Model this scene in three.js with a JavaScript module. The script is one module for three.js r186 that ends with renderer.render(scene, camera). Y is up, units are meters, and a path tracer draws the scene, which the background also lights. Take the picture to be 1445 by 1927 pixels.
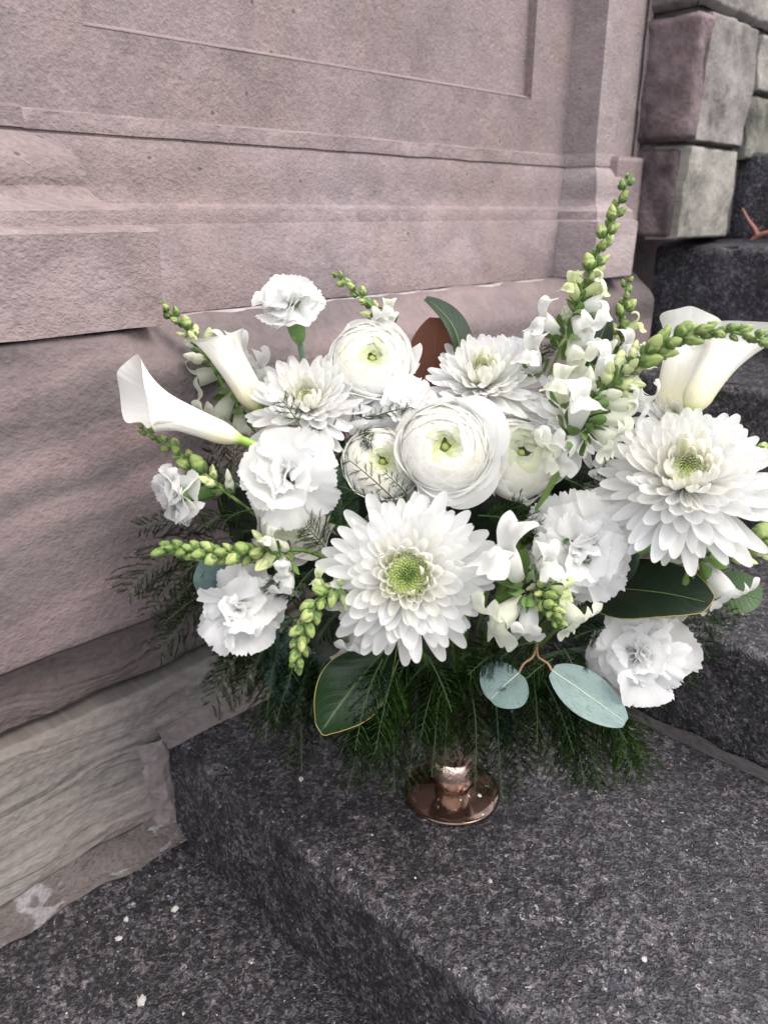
import * as THREE from 'three';
import { mergeGeometries, toCreasedNormals } from 'three/addons/utils/BufferGeometryUtils.js';
import { ImprovedNoise } from 'three/addons/math/ImprovedNoise.js';

// ---------------------------------------------------------------- camera, sky, sun, exposure
const scene = new THREE.Scene();
const EYE = new THREE.Vector3(0, 0.6, 0), PITCH = 21.05 * Math.PI / 180, S2 = Math.SQRT1_2;
const camera = new THREE.PerspectiveCamera(66.73, 767 / 1024, 0.02, 60);
camera.position.copy(EYE);
camera.lookAt(EYE.x + S2 * Math.cos(PITCH), EYE.y - Math.sin(PITCH), EYE.z - S2 * Math.cos(PITCH));
camera.focus = 0.70;
camera.userData.fStop = 6.5;

const renderer = new THREE.WebGLRenderer({ antialias: true });
renderer.setSize(767, 1024);
renderer.toneMapping = THREE.LinearToneMapping;
renderer.toneMappingExposure = 2.65;
renderer.shadowMap.enabled = true;

{ // overcast sky: brighter overhead, cloudy mottling
  const w = 256, h = 128, d = new Float32Array(w * h * 4), n = new ImprovedNoise();
  for (let j = 0; j < h; j++) for (let i = 0; i < w; i++) {
    const el = ((j + 0.5) / h - 0.5) * Math.PI, az = i / w * Math.PI * 2;
    const x = Math.cos(el) * Math.cos(az), y = Math.sin(el), z = Math.cos(el) * Math.sin(az);
    const c = 1 + 0.12 * n.noise(x * 2.2, y * 4, z * 2.2) + 0.06 * n.noise(x * 6 + 9, y * 9, z * 6);
    const L = (y > 0 ? 0.74 + 0.36 * y : 0.25) * c, k = (j * w + i) * 4;
    d[k] = L * 0.985; d[k + 1] = L * 0.99; d[k + 2] = L * 1.05; d[k + 3] = 1;
  }
  const t = new THREE.DataTexture(d, w, h, THREE.RGBAFormat, THREE.FloatType);
  t.mapping = THREE.EquirectangularReflectionMapping; t.magFilter = THREE.LinearFilter; t.needsUpdate = true;
  scene.background = t; scene.environment = t;
}
const sun = new THREE.DirectionalLight(0xfff4e6, 1.2);
sun.position.set(0.5 + 0.5, 3.3, -0.4 + 2.4); sun.target.position.set(0.5, 0.2, -0.45);
sun.castShadow = true; sun.shadow.radius = 60; sun.shadow.mapSize.set(2048, 2048);
Object.assign(sun.shadow.camera, { left: -1.5, right: 1.5, top: 1.5, bottom: -1.5, near: 0.1, far: 8 });
scene.add(sun, sun.target);

// ---------------------------------------------------------------- helpers
function rng(seed) { let a = seed >>> 0; return () => { a = a + 0x6D2B79F5 | 0; let t = Math.imul(a ^ a >>> 15, 1 | a); t = t + Math.imul(t ^ t >>> 7, 61 | t) ^ t; return ((t ^ t >>> 14) >>> 0) / 4294967296; }; }
const V = (x, y, z) => new THREE.Vector3(x, y, z);
const lerp = (a, b, t) => a + (b - a) * t, clamp = (x, a = 0, b = 1) => Math.min(b, Math.max(a, x));
const sstep = (a, b, x) => { const t = clamp((x - a) / (b - a)); return t * t * (3 - 2 * t); };
const TAU = Math.PI * 2;
const PN = new ImprovedNoise();
function fbm(x, y, z, o = 4) { let s = 0, a = 0.5; for (let i = 0; i < o; i++) { s += a * PN.noise(x, y, z); x *= 2.03; y *= 2.03; z *= 2.03; a *= 0.5; } return s; }
// plan of the site: the stairs climb along +x, the wall stands at z = -0.76; the viewer looks along (1, 0, -1)
const RT = V(S2, 0, S2), FW = V(S2, 0, -S2), UP = V(0, 1, 0);
function P(u, v, fw) { // a place seen at (u, v) of the 1445 x 1927 photograph, fw metres ahead of the viewer
  const x = (u - 722.5) / 1463, y = (v - 963.5) / 1463;
  const down = y * Math.cos(PITCH) + Math.sin(PITCH), w = Math.cos(PITCH) - y * Math.sin(PITCH), t = fw / w;
  return EYE.clone().addScaledVector(RT, x * t).addScaledVector(UP, -down * t).addScaledVector(FW, fw);
}
function px(v, fw, n) { const y = (v - 963.5) / 1463; return n / 1463 * fw / (Math.cos(PITCH) - y * Math.sin(PITCH)); } // n photo pixels there, in metres
const D = (r, u, t) => V(0, 0, 0).addScaledVector(RT, r).addScaledVector(UP, u).addScaledVector(FW, -t).normalize(); // right, up, towards the viewer

const names = {};
function numbered(n) { const k = names[n] = (names[n] ?? -1) + 1; return k ? `${n}_${String(k).padStart(3, '0')}` : n; }
function tag(o, label, category, group) { o.userData.label = label; o.userData.category = category; if (group) o.userData.group = group; return o; }
function thing(name, label, category, pos, group) { const o = new THREE.Group(); o.name = numbered(name); scene.add(o); if (pos) o.position.copy(pos); return tag(o, label, category, group); }
function mesh(name, g, m, parent) { const o = new THREE.Mesh(g, m); o.name = name; o.castShadow = o.receiveShadow = true; parent.add(o); return o; }
// a curved sheet: f(a, b) with a, b in 0..1 gives [x, y, z] and, if wanted, [.., u, v]
function sheet(nu, nv, f) {
  const pos = new Float32Array((nu + 1) * (nv + 1) * 3), uv = new Float32Array((nu + 1) * (nv + 1) * 2), idx = [];
  for (let j = 0; j <= nv; j++) for (let i = 0; i <= nu; i++) {
    const k = j * (nu + 1) + i, p = f(i / nu, j / nv);
    pos[k * 3] = p[0]; pos[k * 3 + 1] = p[1]; pos[k * 3 + 2] = p[2];
    uv[k * 2] = p.length > 3 ? p[3] : i / nu; uv[k * 2 + 1] = p.length > 3 ? p[4] : j / nv;
    if (i < nu && j < nv) idx.push(k, k + 1, k + nu + 2, k, k + nu + 2, k + nu + 1);
  }
  const g = new THREE.BufferGeometry();
  g.setAttribute('position', new THREE.BufferAttribute(pos, 3)); g.setAttribute('uv', new THREE.BufferAttribute(uv, 2)); g.setIndex(idx);
  g.computeVertexNormals(); return g;
}
// a tapering tube along points
function tube(pts, r0, r1, seg = 16, sides = 7) {
  const c = new THREE.CatmullRomCurve3(pts), fr = c.computeFrenetFrames(seg, false);
  return sheet(sides, seg, (a, b) => {
    const i = Math.round(b * seg), p = c.getPointAt(b), r = lerp(r0, r1, b), A = a * TAU;
    return [p.x + r * (Math.cos(A) * fr.normals[i].x + Math.sin(A) * fr.binormals[i].x), p.y + r * (Math.cos(A) * fr.normals[i].y + Math.sin(A) * fr.binormals[i].y), p.z + r * (Math.cos(A) * fr.normals[i].z + Math.sin(A) * fr.binormals[i].z)];
  });
}
function lathe(pts, n = 40) { return new THREE.LatheGeometry(pts.map((p) => new THREE.Vector2(p[0], p[1])), n); }
function basis(x, y, z, p) { return new THREE.Matrix4().makeBasis(x, y, z).setPosition(p ?? V(0, 0, 0)); }
function facing(n, roll = 0) { const q = new THREE.Quaternion().setFromUnitVectors(V(0, 0, 1), n); return q.multiply(new THREE.Quaternion().setFromAxisAngle(V(0, 0, 1), roll)); }

// ---------------------------------------------------------------- textures
function perm(seed) { const r = rng(seed), p = new Uint16Array(512); for (let i = 0; i < 512; i++) p[i] = Math.floor(r() * 65536); return p; }
const PM = perm(7);
function hash(x, y, s) { let h = Math.imul(x, 374761393) + Math.imul(y, 668265263) + Math.imul(s, 2147483647 ^ 0x5bd1) | 0; h = Math.imul(h ^ h >>> 13, 1274126177); h ^= h >>> 16; return (h >>> 0) / 4294967296; }
function vn(x, y, p, q, s) { // tiling value noise, periods p and q
  let xi = Math.floor(x), yi = Math.floor(y); const fx = x - xi, fy = y - yi, u = fx * fx * (3 - 2 * fx), v = fy * fy * (3 - 2 * fy);
  const x0 = ((xi % p) + p) % p, y0 = ((yi % q) + q) % q, x1 = (x0 + 1) % p, y1 = (y0 + 1) % q;
  const a = hash(x0, y0, s), b = hash(x1, y0, s), c = hash(x0, y1, s), d = hash(x1, y1, s);
  return (a + (b - a) * u) * (1 - v) + (c + (d - c) * u) * v;
}
function fb(x, y, p, q, o, s) { let t = 0, a = 0.5, n = 0; for (let i = 0; i < o; i++) { t += a * vn(x * p, y * q, p, q, s + i); n += a; a *= 0.55; p *= 2; q *= 2; } return t / n; }
const enc = (c) => Math.round(255 * clamp(c <= 0.0031308 ? 12.92 * c : 1.055 * Math.pow(c, 1 / 2.4) - 0.055));
function maps(w, h, fn, repeatX = 1, repeatY = 1, wrap = THREE.RepeatWrapping) { // fn(u, v) -> [r, g, b (linear), height 0..1]
  const c = new Uint8Array(w * h * 4), b = new Uint8Array(w * h * 4);
  for (let j = 0; j < h; j++) for (let i = 0; i < w; i++) {
    const o = fn((i + 0.5) / w, (j + 0.5) / h), k = (j * w + i) * 4;
    c[k] = enc(o[0]); c[k + 1] = enc(o[1]); c[k + 2] = enc(o[2]); c[k + 3] = 255;
    b[k] = b[k + 1] = b[k + 2] = Math.round(255 * clamp(o[3])); b[k + 3] = 255;
  }
  const mk = (d, srgb) => { const t = new THREE.DataTexture(d, w, h); t.wrapS = t.wrapT = wrap; t.magFilter = t.minFilter = THREE.LinearFilter; if (srgb) t.colorSpace = THREE.SRGBColorSpace; t.repeat.set(repeatX, repeatY); t.needsUpdate = true; return t; };
  return [mk(c, true), mk(b, false)];
}
function stone(ms, bump, rough = 0.9, color = 0xffffff) { return new THREE.MeshStandardMaterial({ map: ms[0], bumpMap: ms[1], bumpScale: bump, roughness: rough, color, side: THREE.DoubleSide }); }
function lin(r, g, b) { return new THREE.Color().setRGB(r, g, b); }

// pink sandstone, tooled: 0.5 m tile
const sandTex = maps(1024, 1024, (u, v) => {
  const big = fb(u, v, 3, 4, 4, 11), mid = fb(u, v, 18, 18, 3, 23), fine = fb(u, v, 150, 150, 3, 31), grit = vn(u * 330, v * 330, 330, 330, 41);
  const pit = Math.pow(fb(u, v, 60, 60, 2, 51), 6) * 6;
  const t = 0.80 + 0.34 * (big - 0.5) + 0.30 * (mid - 0.5) + 0.34 * (fine - 0.5) + 0.16 * (grit - 0.5);
  const warm = (fb(u, v, 5, 3, 3, 61) - 0.5) * 0.12;
  const dot = hash(Math.floor(u * 44), Math.floor(v * 44), 5) > 0.993 ? sstep(0.28, 0.12, Math.hypot((u * 44) % 1 - 0.5, (v * 44) % 1 - 0.5)) : 0;
  const spall = sstep(0.60, 0.66, fb(u, v, 4, 4, 6, 65)), k = t * (1 - 0.55 * dot) * (1 + spall * 0.16 * (0.4 + fb(u, v, 40, 40, 2, 67)));
  return [0.37 * k * (1 + warm), 0.298 * k, 0.302 * k * (1 - warm), 0.5 + 0.75 * (fine - 0.5) + 0.12 * (mid - 0.5) + 0.4 * (grit - 0.5) - pit * 0.3 + spall * (0.22 + 0.8 * (fb(u, v, 40, 40, 2, 67) - 0.5))];
}, 2, 2);
// the same stone with slanting beds, for the long ledge block: 1.6 m by 0.42 m
const bedTex = maps(2048, 1024, (u, v) => {
  const warp = (fb(u, v, 5, 3, 4, 71) - 0.5) * 0.30 + (fb(u, v, 22, 10, 3, 73) - 0.5) * 0.06;
  const y = v + warp * 0.8 - u * 0.62;
  const b1 = fb(0.13, y + 3, 1, 5, 4, 81), b2 = fb(0.37, y + 3, 1, 11, 3, 83);
  const fine = fb(u, v, 280, 80, 3, 91), mid = fb(u, v, 50, 16, 3, 95), grit = vn(u * 800, v * 240, 800, 240, 97);
  const seam = Math.pow(clamp(1 - Math.abs(((y * 3.1 + 30) % 1) - 0.5) * 9), 2) * sstep(0.35, 0.7, fb(u, v, 4, 3, 2, 99));
  const st = Math.sin(y * 21 + 2.2 * Math.sin(y * 8.3) + 4 * (b1 - 0.5)), band = 0.16 * Math.tanh(st * 1.6) * (0.5 + fb(u, v, 3, 2, 2, 88));
  const t = 0.92 + band + 0.9 * (b1 - 0.5) + 0.9 * (b2 - 0.5) + 0.20 * (mid - 0.5) + 0.30 * (fine - 0.5) + 0.12 * (grit - 0.5) - 0.16 * seam;
  const red = band * 0.2 + (b2 - 0.42) * 0.16 + (b1 - 0.5) * 0.12;
  return [0.335 * t * (1 + red * 0.6), 0.252 * t * (1 - red * 0.35), 0.252 * t * (1 - red * 0.4), 0.5 + 0.65 * (fine - 0.5) + 0.4 * (mid - 0.5) + 0.25 * (grit - 0.5) + 0.22 * (b2 - 0.5) - 0.2 * seam];
}, 1 / 1.6, 1 / 0.42);
// split grey-buff sandstone with fine bedding lines: 0.8 m by 0.4 m
const splitTex = maps(1024, 512, (u, v) => {
  const warp = (fb(u, v, 4, 2, 3, 111) - 0.5) * 0.2;
  const bed = fb(u * 0.999, v + warp, 4, 52, 5, 113), big = fb(u, v, 4, 3, 3, 117), fine = fb(u, v, 130, 90, 3, 119);
  const t = 0.82 + 0.40 * (bed - 0.5) + 0.5 * (big - 0.5) + 0.42 * (fine - 0.5), pink = (fb(u, v, 5, 4, 3, 121) - 0.5) * 0.3;
  return [0.262 * t * (1 + pink * 0.5), 0.228 * t, 0.206 * t * (1 - pink * 0.2), 0.5 + 0.9 * (bed - 0.5) + 0.35 * (fine - 0.5)];
}, 1 / 0.8, 1 / 0.4);
// dark speckled granite: 0.8 m tile
const granTex = (() => {
  const N = 205, cell = (u, v, n, s) => { // nearest of jittered cells
    const x = u * n, y = v * n, xi = Math.floor(x), yi = Math.floor(y); let best = 9, id = 0, second = 9;
    for (let a = -1; a <= 1; a++) for (let b = -1; b <= 1; b++) {
      const cx = ((xi + a) % n + n) % n, cy = ((yi + b) % n + n) % n, dx = xi + a + hash(cx, cy, s) - x, dy = yi + b + hash(cx, cy, s + 1) - y, d = dx * dx + dy * dy;
      if (d < best) { second = best; best = d; id = hash(cx, cy, s + 2); } else if (d < second) second = d;
    }
    return [id, Math.sqrt(second) - Math.sqrt(best)];
  };
  return maps(2048, 2048, (u, v) => {
    const wx = (fb(u, v, 150, 150, 2, 131) - 0.5) * 0.012, wy = (fb(u, v, 150, 150, 2, 137) - 0.5) * 0.012;
    const [a] = cell(u + wx, v + wy, N, 141), [b] = cell(u - wy, v + wx, N * 2, 151);
    const big = fb(u, v, 5, 5, 4, 161), mid = fb(u, v, 34, 34, 3, 167), fine = vn(u * 520, v * 520, 520, 520, 171);
    const f2 = vn(u * 1010, v * 1010, 1010, 1010, 173), clot = fb(u, v, 60, 60, 3, 179);
    let t = 0.034 + 0.022 * (big - 0.5) + 0.035 * (mid - 0.5);
    if (a > 0.68) t *= 1.9; else if (a < 0.36) t *= 0.5;
    if (b < 0.24) t *= 0.32; else if (b > 0.86) t *= 2.0;
    t *= 1 - 0.5 * sstep(0.56, 0.66, clot);
    t *= 0.45 + 0.55 * fine + 0.55 * f2;
    t = Math.max(t, 0.008);
    if (b > 0.985 && fine > 0.6) t = 0.3;
    const pink = a > 0.74 ? 0.10 : 0.0, blue = a < 0.30 ? 0.20 : 0.06;
    return [t * (1 + pink), t * (0.945 + 0.02 * pink), t * (1.0 + blue - 0.06 * pink), 0.42 + 0.35 * (mid - 0.5) + 0.28 * (fine - 0.5) + (a > 0.62 ? 0.12 : a < 0.3 ? -0.16 : 0) + (b < 0.24 ? -0.1 : 0)];
  }, 1 / 0.8, 1 / 0.8);
})();
// old rubble stone with dirt and moss in patches: 0.5 m tile
function rubbleTex(s, base, moss) {
  return maps(512, 512, (u, v) => {
    const big = fb(u, v, 4, 4, 5, s), mid = fb(u, v, 14, 14, 4, s + 11), fine = fb(u, v, 90, 90, 3, s + 21);
    const t = 0.85 + 0.9 * (big - 0.5) + 0.6 * (mid - 0.5) + 0.3 * (fine - 0.5), m = moss * sstep(0.42, 0.72, fb(u, v, 6, 6, 5, s + 31)), dk = sstep(0.55, 0.78, fb(u, v, 9, 6, 5, s + 41)) * 0.6;
    const k = t * (1 - dk);
    return [lerp(base[0] * k, 0.075 * t, m), lerp(base[1] * k, 0.095 * t, m), lerp(base[2] * k, 0.05 * t, m), 0.5 + 0.5 * (mid - 0.5) + 0.4 * (fine - 0.5) + 0.4 * (big - 0.5)];
  }, 2, 2);
}
const sandM = stone(sandTex, 0.0010, 0.92, lin(0.64, 0.635, 0.635));
const litSandM = stone(sandTex, 0.0009, 0.92, lin(0.77, 0.80, 0.80));  // same stone; brighter light on the right pilaster is put into the colour
const ledgeM = stone(bedTex, 0.0016, 0.93, lin(0.465, 0.495, 0.50));
const splitM = stone(splitTex, 0.004, 0.94, lin(0.8, 0.82, 0.84));
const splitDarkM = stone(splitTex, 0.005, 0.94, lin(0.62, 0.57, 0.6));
const granM = stone(granTex, 0.0016, 0.5);
const granDarkM = stone(granTex, 0.002, 0.6, lin(0.85, 0.86, 0.95));
const redRubM = stone(rubbleTex(201, [0.172, 0.128, 0.134], 0), 0.004, 0.95);
const brownRubM = stone(redRubM.map ? [redRubM.map, redRubM.bumpMap] : 0, 0.004, 0.95, lin(0.8, 0.95, 0.85));
const greyRubM = stone(rubbleTex(231, [0.19, 0.175, 0.165], 0.05), 0.004, 0.95);
const paleRubM = stone(rubbleTex(261, [0.29, 0.275, 0.25], 0.32), 0.004, 0.95);
const mossRubM = stone(rubbleTex(291, [0.165, 0.16, 0.135], 0.42), 0.005, 0.95);
const mortarTex = maps(512, 128, (u, v) => { const a = fb(u, v, 10, 3, 4, 311), f = fb(u, v, 120, 30, 3, 317), w = sstep(0.56, 0.66, fb(u, v, 16, 4, 4, 331)); const t = 0.8 + 0.7 * (a - 0.5) + 0.5 * (f - 0.5); return [lerp(0.235, 0.5, w) * t, lerp(0.205, 0.49, w) * t, lerp(0.195, 0.5, w) * t, 0.5 + 0.6 * (f - 0.5) + 0.3 * w]; }, 1 / 0.5, 1 / 0.12);
const mortarM = stone(mortarTex, 0.006, 0.95, lin(0.5, 0.48, 0.48));
const jointTex = maps(256, 64, (u, v) => { const a = fb(u, v, 10, 3, 4, 341), f = fb(u, v, 60, 16, 3, 347); const t = 0.85 + 0.6 * (a - 0.5) + 0.4 * (f - 0.5); return [0.36 * t, 0.325 * t, 0.325 * t, 0.5 + 0.8 * (f - 0.5)]; }, 1 / 0.4, 1 / 0.1);
const jointM = stone(jointTex, 0.002, 0.95);

// ---------------------------------------------------------------- ground and stairs
{
  const g = new THREE.PlaneGeometry(80, 80, 1, 1); g.rotateX(-Math.PI / 2); g.attributes.uv.array.forEach((x, i, a) => { a[i] = x * 80; });
  const o = mesh('ground', g, granM, scene); o.position.y = -0.56; o.userData.kind = 'structure';
}
// a granite step: a profile of riser, worn nosing and tread, drawn out along z and roughened
function step(name, label, X0, y0, y1, X1, z0, z1, o = {}) {
  const t = thing(name, label, 'step', V(X0, y0, z0), 'granite stair treads');
  const H = y1 - y0, T = X1 - X0, r = o.r ?? 0.010, L = z1 - z0, rise = o.rise ?? 0;
  const prof = []; // [x, y, rockiness, distance]
  for (let i = 0; i <= 16; i++) prof.push([(o.lean ?? 0) * (i / 16), (H - r) * i / 16, 1]);
  for (let i = 1; i <= 5; i++) { const a = i / 5 * Math.PI / 2; prof.push([(o.lean ?? 0) + r - r * Math.cos(a), H - r + r * Math.sin(a), 1 - i / 8]); }
  for (let i = 1; i <= 26; i++) { const x = r + (T - r) * Math.pow(i / 26, 1.15); prof.push([x, H + rise * (x / T) , 0.25]); }
  let d = 0; prof.forEach((p, i) => { if (i) d += Math.hypot(p[0] - prof[i - 1][0], p[1] - prof[i - 1][1]); p.push(d); });
  const n = Math.round(L / 0.008), amp = o.amp ?? 0.0035, sd = o.seed ?? 1;
  const body = sheet(n, prof.length - 1, (a, b) => {
    const p = prof[Math.round(b * (prof.length - 1))], z = a * L, wx = z * 14 + sd * 9.1, wy = p[3] * 14;
    const nr = fbm(wx, wy, sd * 3.3, 4), gr = (o.groove ?? 0) * Math.pow(Math.max(0, Math.sin(z * TAU / 0.021 + 1.5 * fbm(z * 9, p[1] * 3, 5, 2))), 6) * (p[2] >= 1 ? 1 : 0);
    const edge = p[2] < 1 && p[2] > 0.3 ? 1.6 : 1;
    const k = amp * nr * 2 * p[2] * edge, chip = p[2] > 0.3 ? Math.max(0, fbm(z * 26, sd, 2, 3) - 0.08) * 0.022 * sstep(H - 0.03, H, p[1]) : 0;
    const nx = p[1] < H - r ? -1 : p[2] > 0.3 ? -0.7 : 0, ny = p[1] < H - r ? 0 : p[2] > 0.3 ? 0.7 : 1;
    return [p[0] + nx * (k - gr * 0.004) + chip, p[1] + ny * k - chip * 0.7, z, z + sd * 0.37, p[3] + sd * 0.21];
  });
  mesh('tread', body, o.mat ?? granM, t);
  const side = (z) => sheet(1, prof.length - 1, (a, b) => { const p = prof[Math.round(b * (prof.length - 1))]; return [lerp(p[0], T, a), lerp(p[1], p[1] > H - r ? p[1] : p[1], a), z, lerp(p[0], T, a), p[1]]; });
  mesh('end_face', mergeGeometries([side(0), side(L)]), o.mat ?? granM, t);
  if (o.strip) { const m = sheet(n, 3, (a, b) => { const z = a * L, h = o.strip * (1 + 0.9 * fbm(z * 16, 3, sd, 4)); return [-0.0035 - 0.006 * (1 - b) - 0.002 * fbm(z * 40, b * 3, 1, 2), 0.001 + h * b, z, z, b * 0.03]; }); mesh('mortar_strip', m, new THREE.MeshStandardMaterial({ map: jointTex[0], bumpMap: jointTex[1], bumpScale: 0.002, roughness: 0.95, color: lin(0.17, 0.165, 0.17), side: THREE.DoubleSide }), t); }
  return t;
}
const ZW = -0.752;
step('granite_step', 'lowest dark granite tread in the bottom left corner, below the vase step', -0.62, -0.29, -0.1405, 0.372, ZW, 1.4, { seed: 1, amp: 0.003 });
step('granite_step', 'broad dark granite step that the footed vase stands on', 0.366, -0.1405, 0, 0.822, ZW + 0.004, 1.4, { seed: 2, r: 0.012, amp: 0.0035, lean: 0.006 });
step('granite_step', 'granite step right of the vase with grooved dark riser and pale mortar line', 0.815, 0, 0.142, 1.19, ZW, 1.4, { seed: 3, r: 0.014, amp: 0.0055, groove: 1, strip: 0.012, lean: 0.008, mat: granM });
step('granite_step', 'dark granite step behind the right calla lilies', 1.17, 0.142, 0.362, 1.47, ZW, 1.2, { seed: 4, r: 0.014, amp: 0.006, lean: 0.008 });
step('granite_step', 'nearly black granite step with the reddish twig on its tread', 1.45, 0.362, 0.544, 1.72, -0.728, 1.0, { seed: 5, r: 0.012, amp: 0.006, lean: 0.004, mat: granDarkM, rise: 0.018 });
step('granite_step', 'topmost visible granite step at the right edge beside the mossy stone', 1.60, 0.556, 0.704, 2.6, -0.662, 0.9, { seed: 6, r: 0.012, amp: 0.006, mat: granDarkM });

// ---------------------------------------------------------------- the stone wall
const wall = thing('stone_wall', 'pinkish sandstone wall with moulded plinth and pilasters behind the flowers', 'wall', V(0, 0, 0));
// a rough block face with rounded arrises; faces +z
function blockFace(x0, x1, y0, y1, z, o = {}) {
  const nx = Math.max(8, Math.round((x1 - x0) / (o.cell ?? 0.009))), ny = Math.max(8, Math.round((y1 - y0) / (o.cell ?? 0.009))), r = o.r ?? 0.006, A = o.amp ?? 0.002, f = o.freq ?? 12, s = o.seed ?? 0;
  const end = (c, a, b) => { const d = Math.min(c - a, b - c); return d < r ? r - Math.sqrt(Math.max(0, r * r - (r - d) * (r - d))) : 0; };
  const pin = (t) => { const k = 0.06; return t < k ? t * t * 0.5 / k : t > 1 - k ? 1 - (1 - t) * (1 - t) * 0.5 / k : lerp(k * 0.5, 1 - k * 0.5, (t - k) / (1 - 2 * k)); };
  return sheet(nx + 2, ny + 2, (a, b) => {
    const ia = a === 0 || a === 1, ib = b === 0 || b === 1, pa = pin(a), pb = pin(b);
    let x = lerp(x0, x1, pa), y = lerp(y0, y1, pb);
    const bed = (o.bed ?? 0) * fbm(x * 3, y * 70 + fbm(x * 4, y * 6, s, 2) * 3, s, 3);
    let zz = z + A * 2 * fbm(x * f, y * f * (o.stretch ?? 1), s, 5) + bed - end(x, x0, x1) - end(y, y0, y1) + (o.shape ? o.shape((x - x0) / (x1 - x0), (y - y0) / (y1 - y0), x, y) : 0);
    const wob = (o.wobble ?? 0.0015);
    if (b < 0.03) y += wob * 2 * fbm(x * 16, s, 3, 3); if (b > 0.97) y += wob * 2 * fbm(x * 16, s, 7, 3);
    if (ia || ib) zz = z - (o.depth ?? 0.05);
    return [x, y, zz, x, y];
  });
}
// long ledge of bedded red sandstone
mesh('ledge_block', blockFace(-1.4, 1.385, 0.196, 0.4995, -0.684, { r: 0.007, amp: 0.0022, freq: 7, cell: 0.008, bed: 0.0010, seed: 2, wobble: 0.0025, depth: 0.07, shape: (a, b, x, y) => -lerp(0.003, 0.046, sstep(0.33, 0.42, x)) * sstep(0.84, 1.02, b) - 0.004 * sstep(0.2, 0, b) + 0.004 * fbm(x * 2.4, y * 9 - x * 3.0, 4, 3) }), ledgeM, wall);
{ // whitish mortar bed on top of the ledge
  const g = sheet(300, 3, (a, b) => { const x = lerp(-1.4, 1.38, a), h = 0.0035 + 0.004 * fbm(x * 9, 1, 2, 3); return [x, 0.4965 + (b - 0.5) * 2 * h + 0.004 * fbm(x * 5, 7, 1, 3), -0.748 + 0.014 * (1 - b) + 0.005 * Math.sin(b * Math.PI) + 0.003 * fbm(x * 14, b, 4, 3), x, b * 0.02]; });
  mesh('mortar_joint', g, jointM, wall);
}
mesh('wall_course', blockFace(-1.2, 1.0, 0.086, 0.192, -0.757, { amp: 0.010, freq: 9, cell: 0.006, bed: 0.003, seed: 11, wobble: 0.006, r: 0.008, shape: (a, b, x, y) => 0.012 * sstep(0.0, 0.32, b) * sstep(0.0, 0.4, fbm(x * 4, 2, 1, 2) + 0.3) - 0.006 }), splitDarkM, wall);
mesh('wall_course', blockFace(-1.2, 1.0, -0.112, 0.078, -0.75, { amp: 0.006, freq: 8, cell: 0.005, bed: 0.0045, seed: 17, wobble: 0.004, r: 0.010, stretch: 1.6 }), splitM, wall);
{ // smeared mortar at the foot of the wall, and where the vase step meets it
  const g = sheet(420, 12, (a, b) => { const x = lerp(-1.2, 0.40, a), n = fbm(x * 14, b * 2, 5, 4); return [x, -0.139 + 0.032 * Math.pow(1 - b, 1.3) + 0.014 * n * (1 - 0.6 * b), -0.752 + 0.030 * Math.pow(b, 1.3) + (0.030 * fbm(x * 7, 4, 4, 2) + 0.010 * fbm(x * 26, 9, 2, 2)) * b + 0.003 * n, x, b * 0.07]; });
  mesh('mortar_bed', g, mortarM, wall);
  const q = sheet(24, 60, (a, b) => { const y = lerp(-0.138, 0.006, b), n = fbm(a * 5, y * 26, 7, 4); return [lerp(0.342, 0.378, a) + 0.008 * fbm(y * 20, 3, a, 3) - 0.012 * b * (1 - a), y + 0.006 * n, -0.752 + 0.012 * Math.sin(Math.PI * clamp(a * 0.55 + 0.45 * a * a)) + 0.005 * n, a * 0.05 + 0.2, y]; });
  mesh('mortar_fillet', q, new THREE.MeshStandardMaterial({ map: jointTex[0], bumpMap: jointTex[1], bumpScale: 0.003, roughness: 0.95, color: lin(0.5, 0.47, 0.46), side: THREE.DoubleSide }), wall);
  const q2 = sheet(90, 6, (a, b) => { const x = lerp(0.36, 0.82, a), n = fbm(x * 20, b * 3, 2, 4); return [x, 0.001 + 0.014 * (1 - b) + 0.004 * n, -0.749 + 0.026 * b + 0.008 * fbm(x * 12, 1, 3, 3), x, b * 0.04]; });
  mesh('mortar_fillet', q2, new THREE.MeshStandardMaterial({ map: jointTex[0], bumpMap: jointTex[1], bumpScale: 0.003, roughness: 0.95, color: lin(0.4, 0.37, 0.36), side: THREE.DoubleSide }), wall);
}
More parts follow.
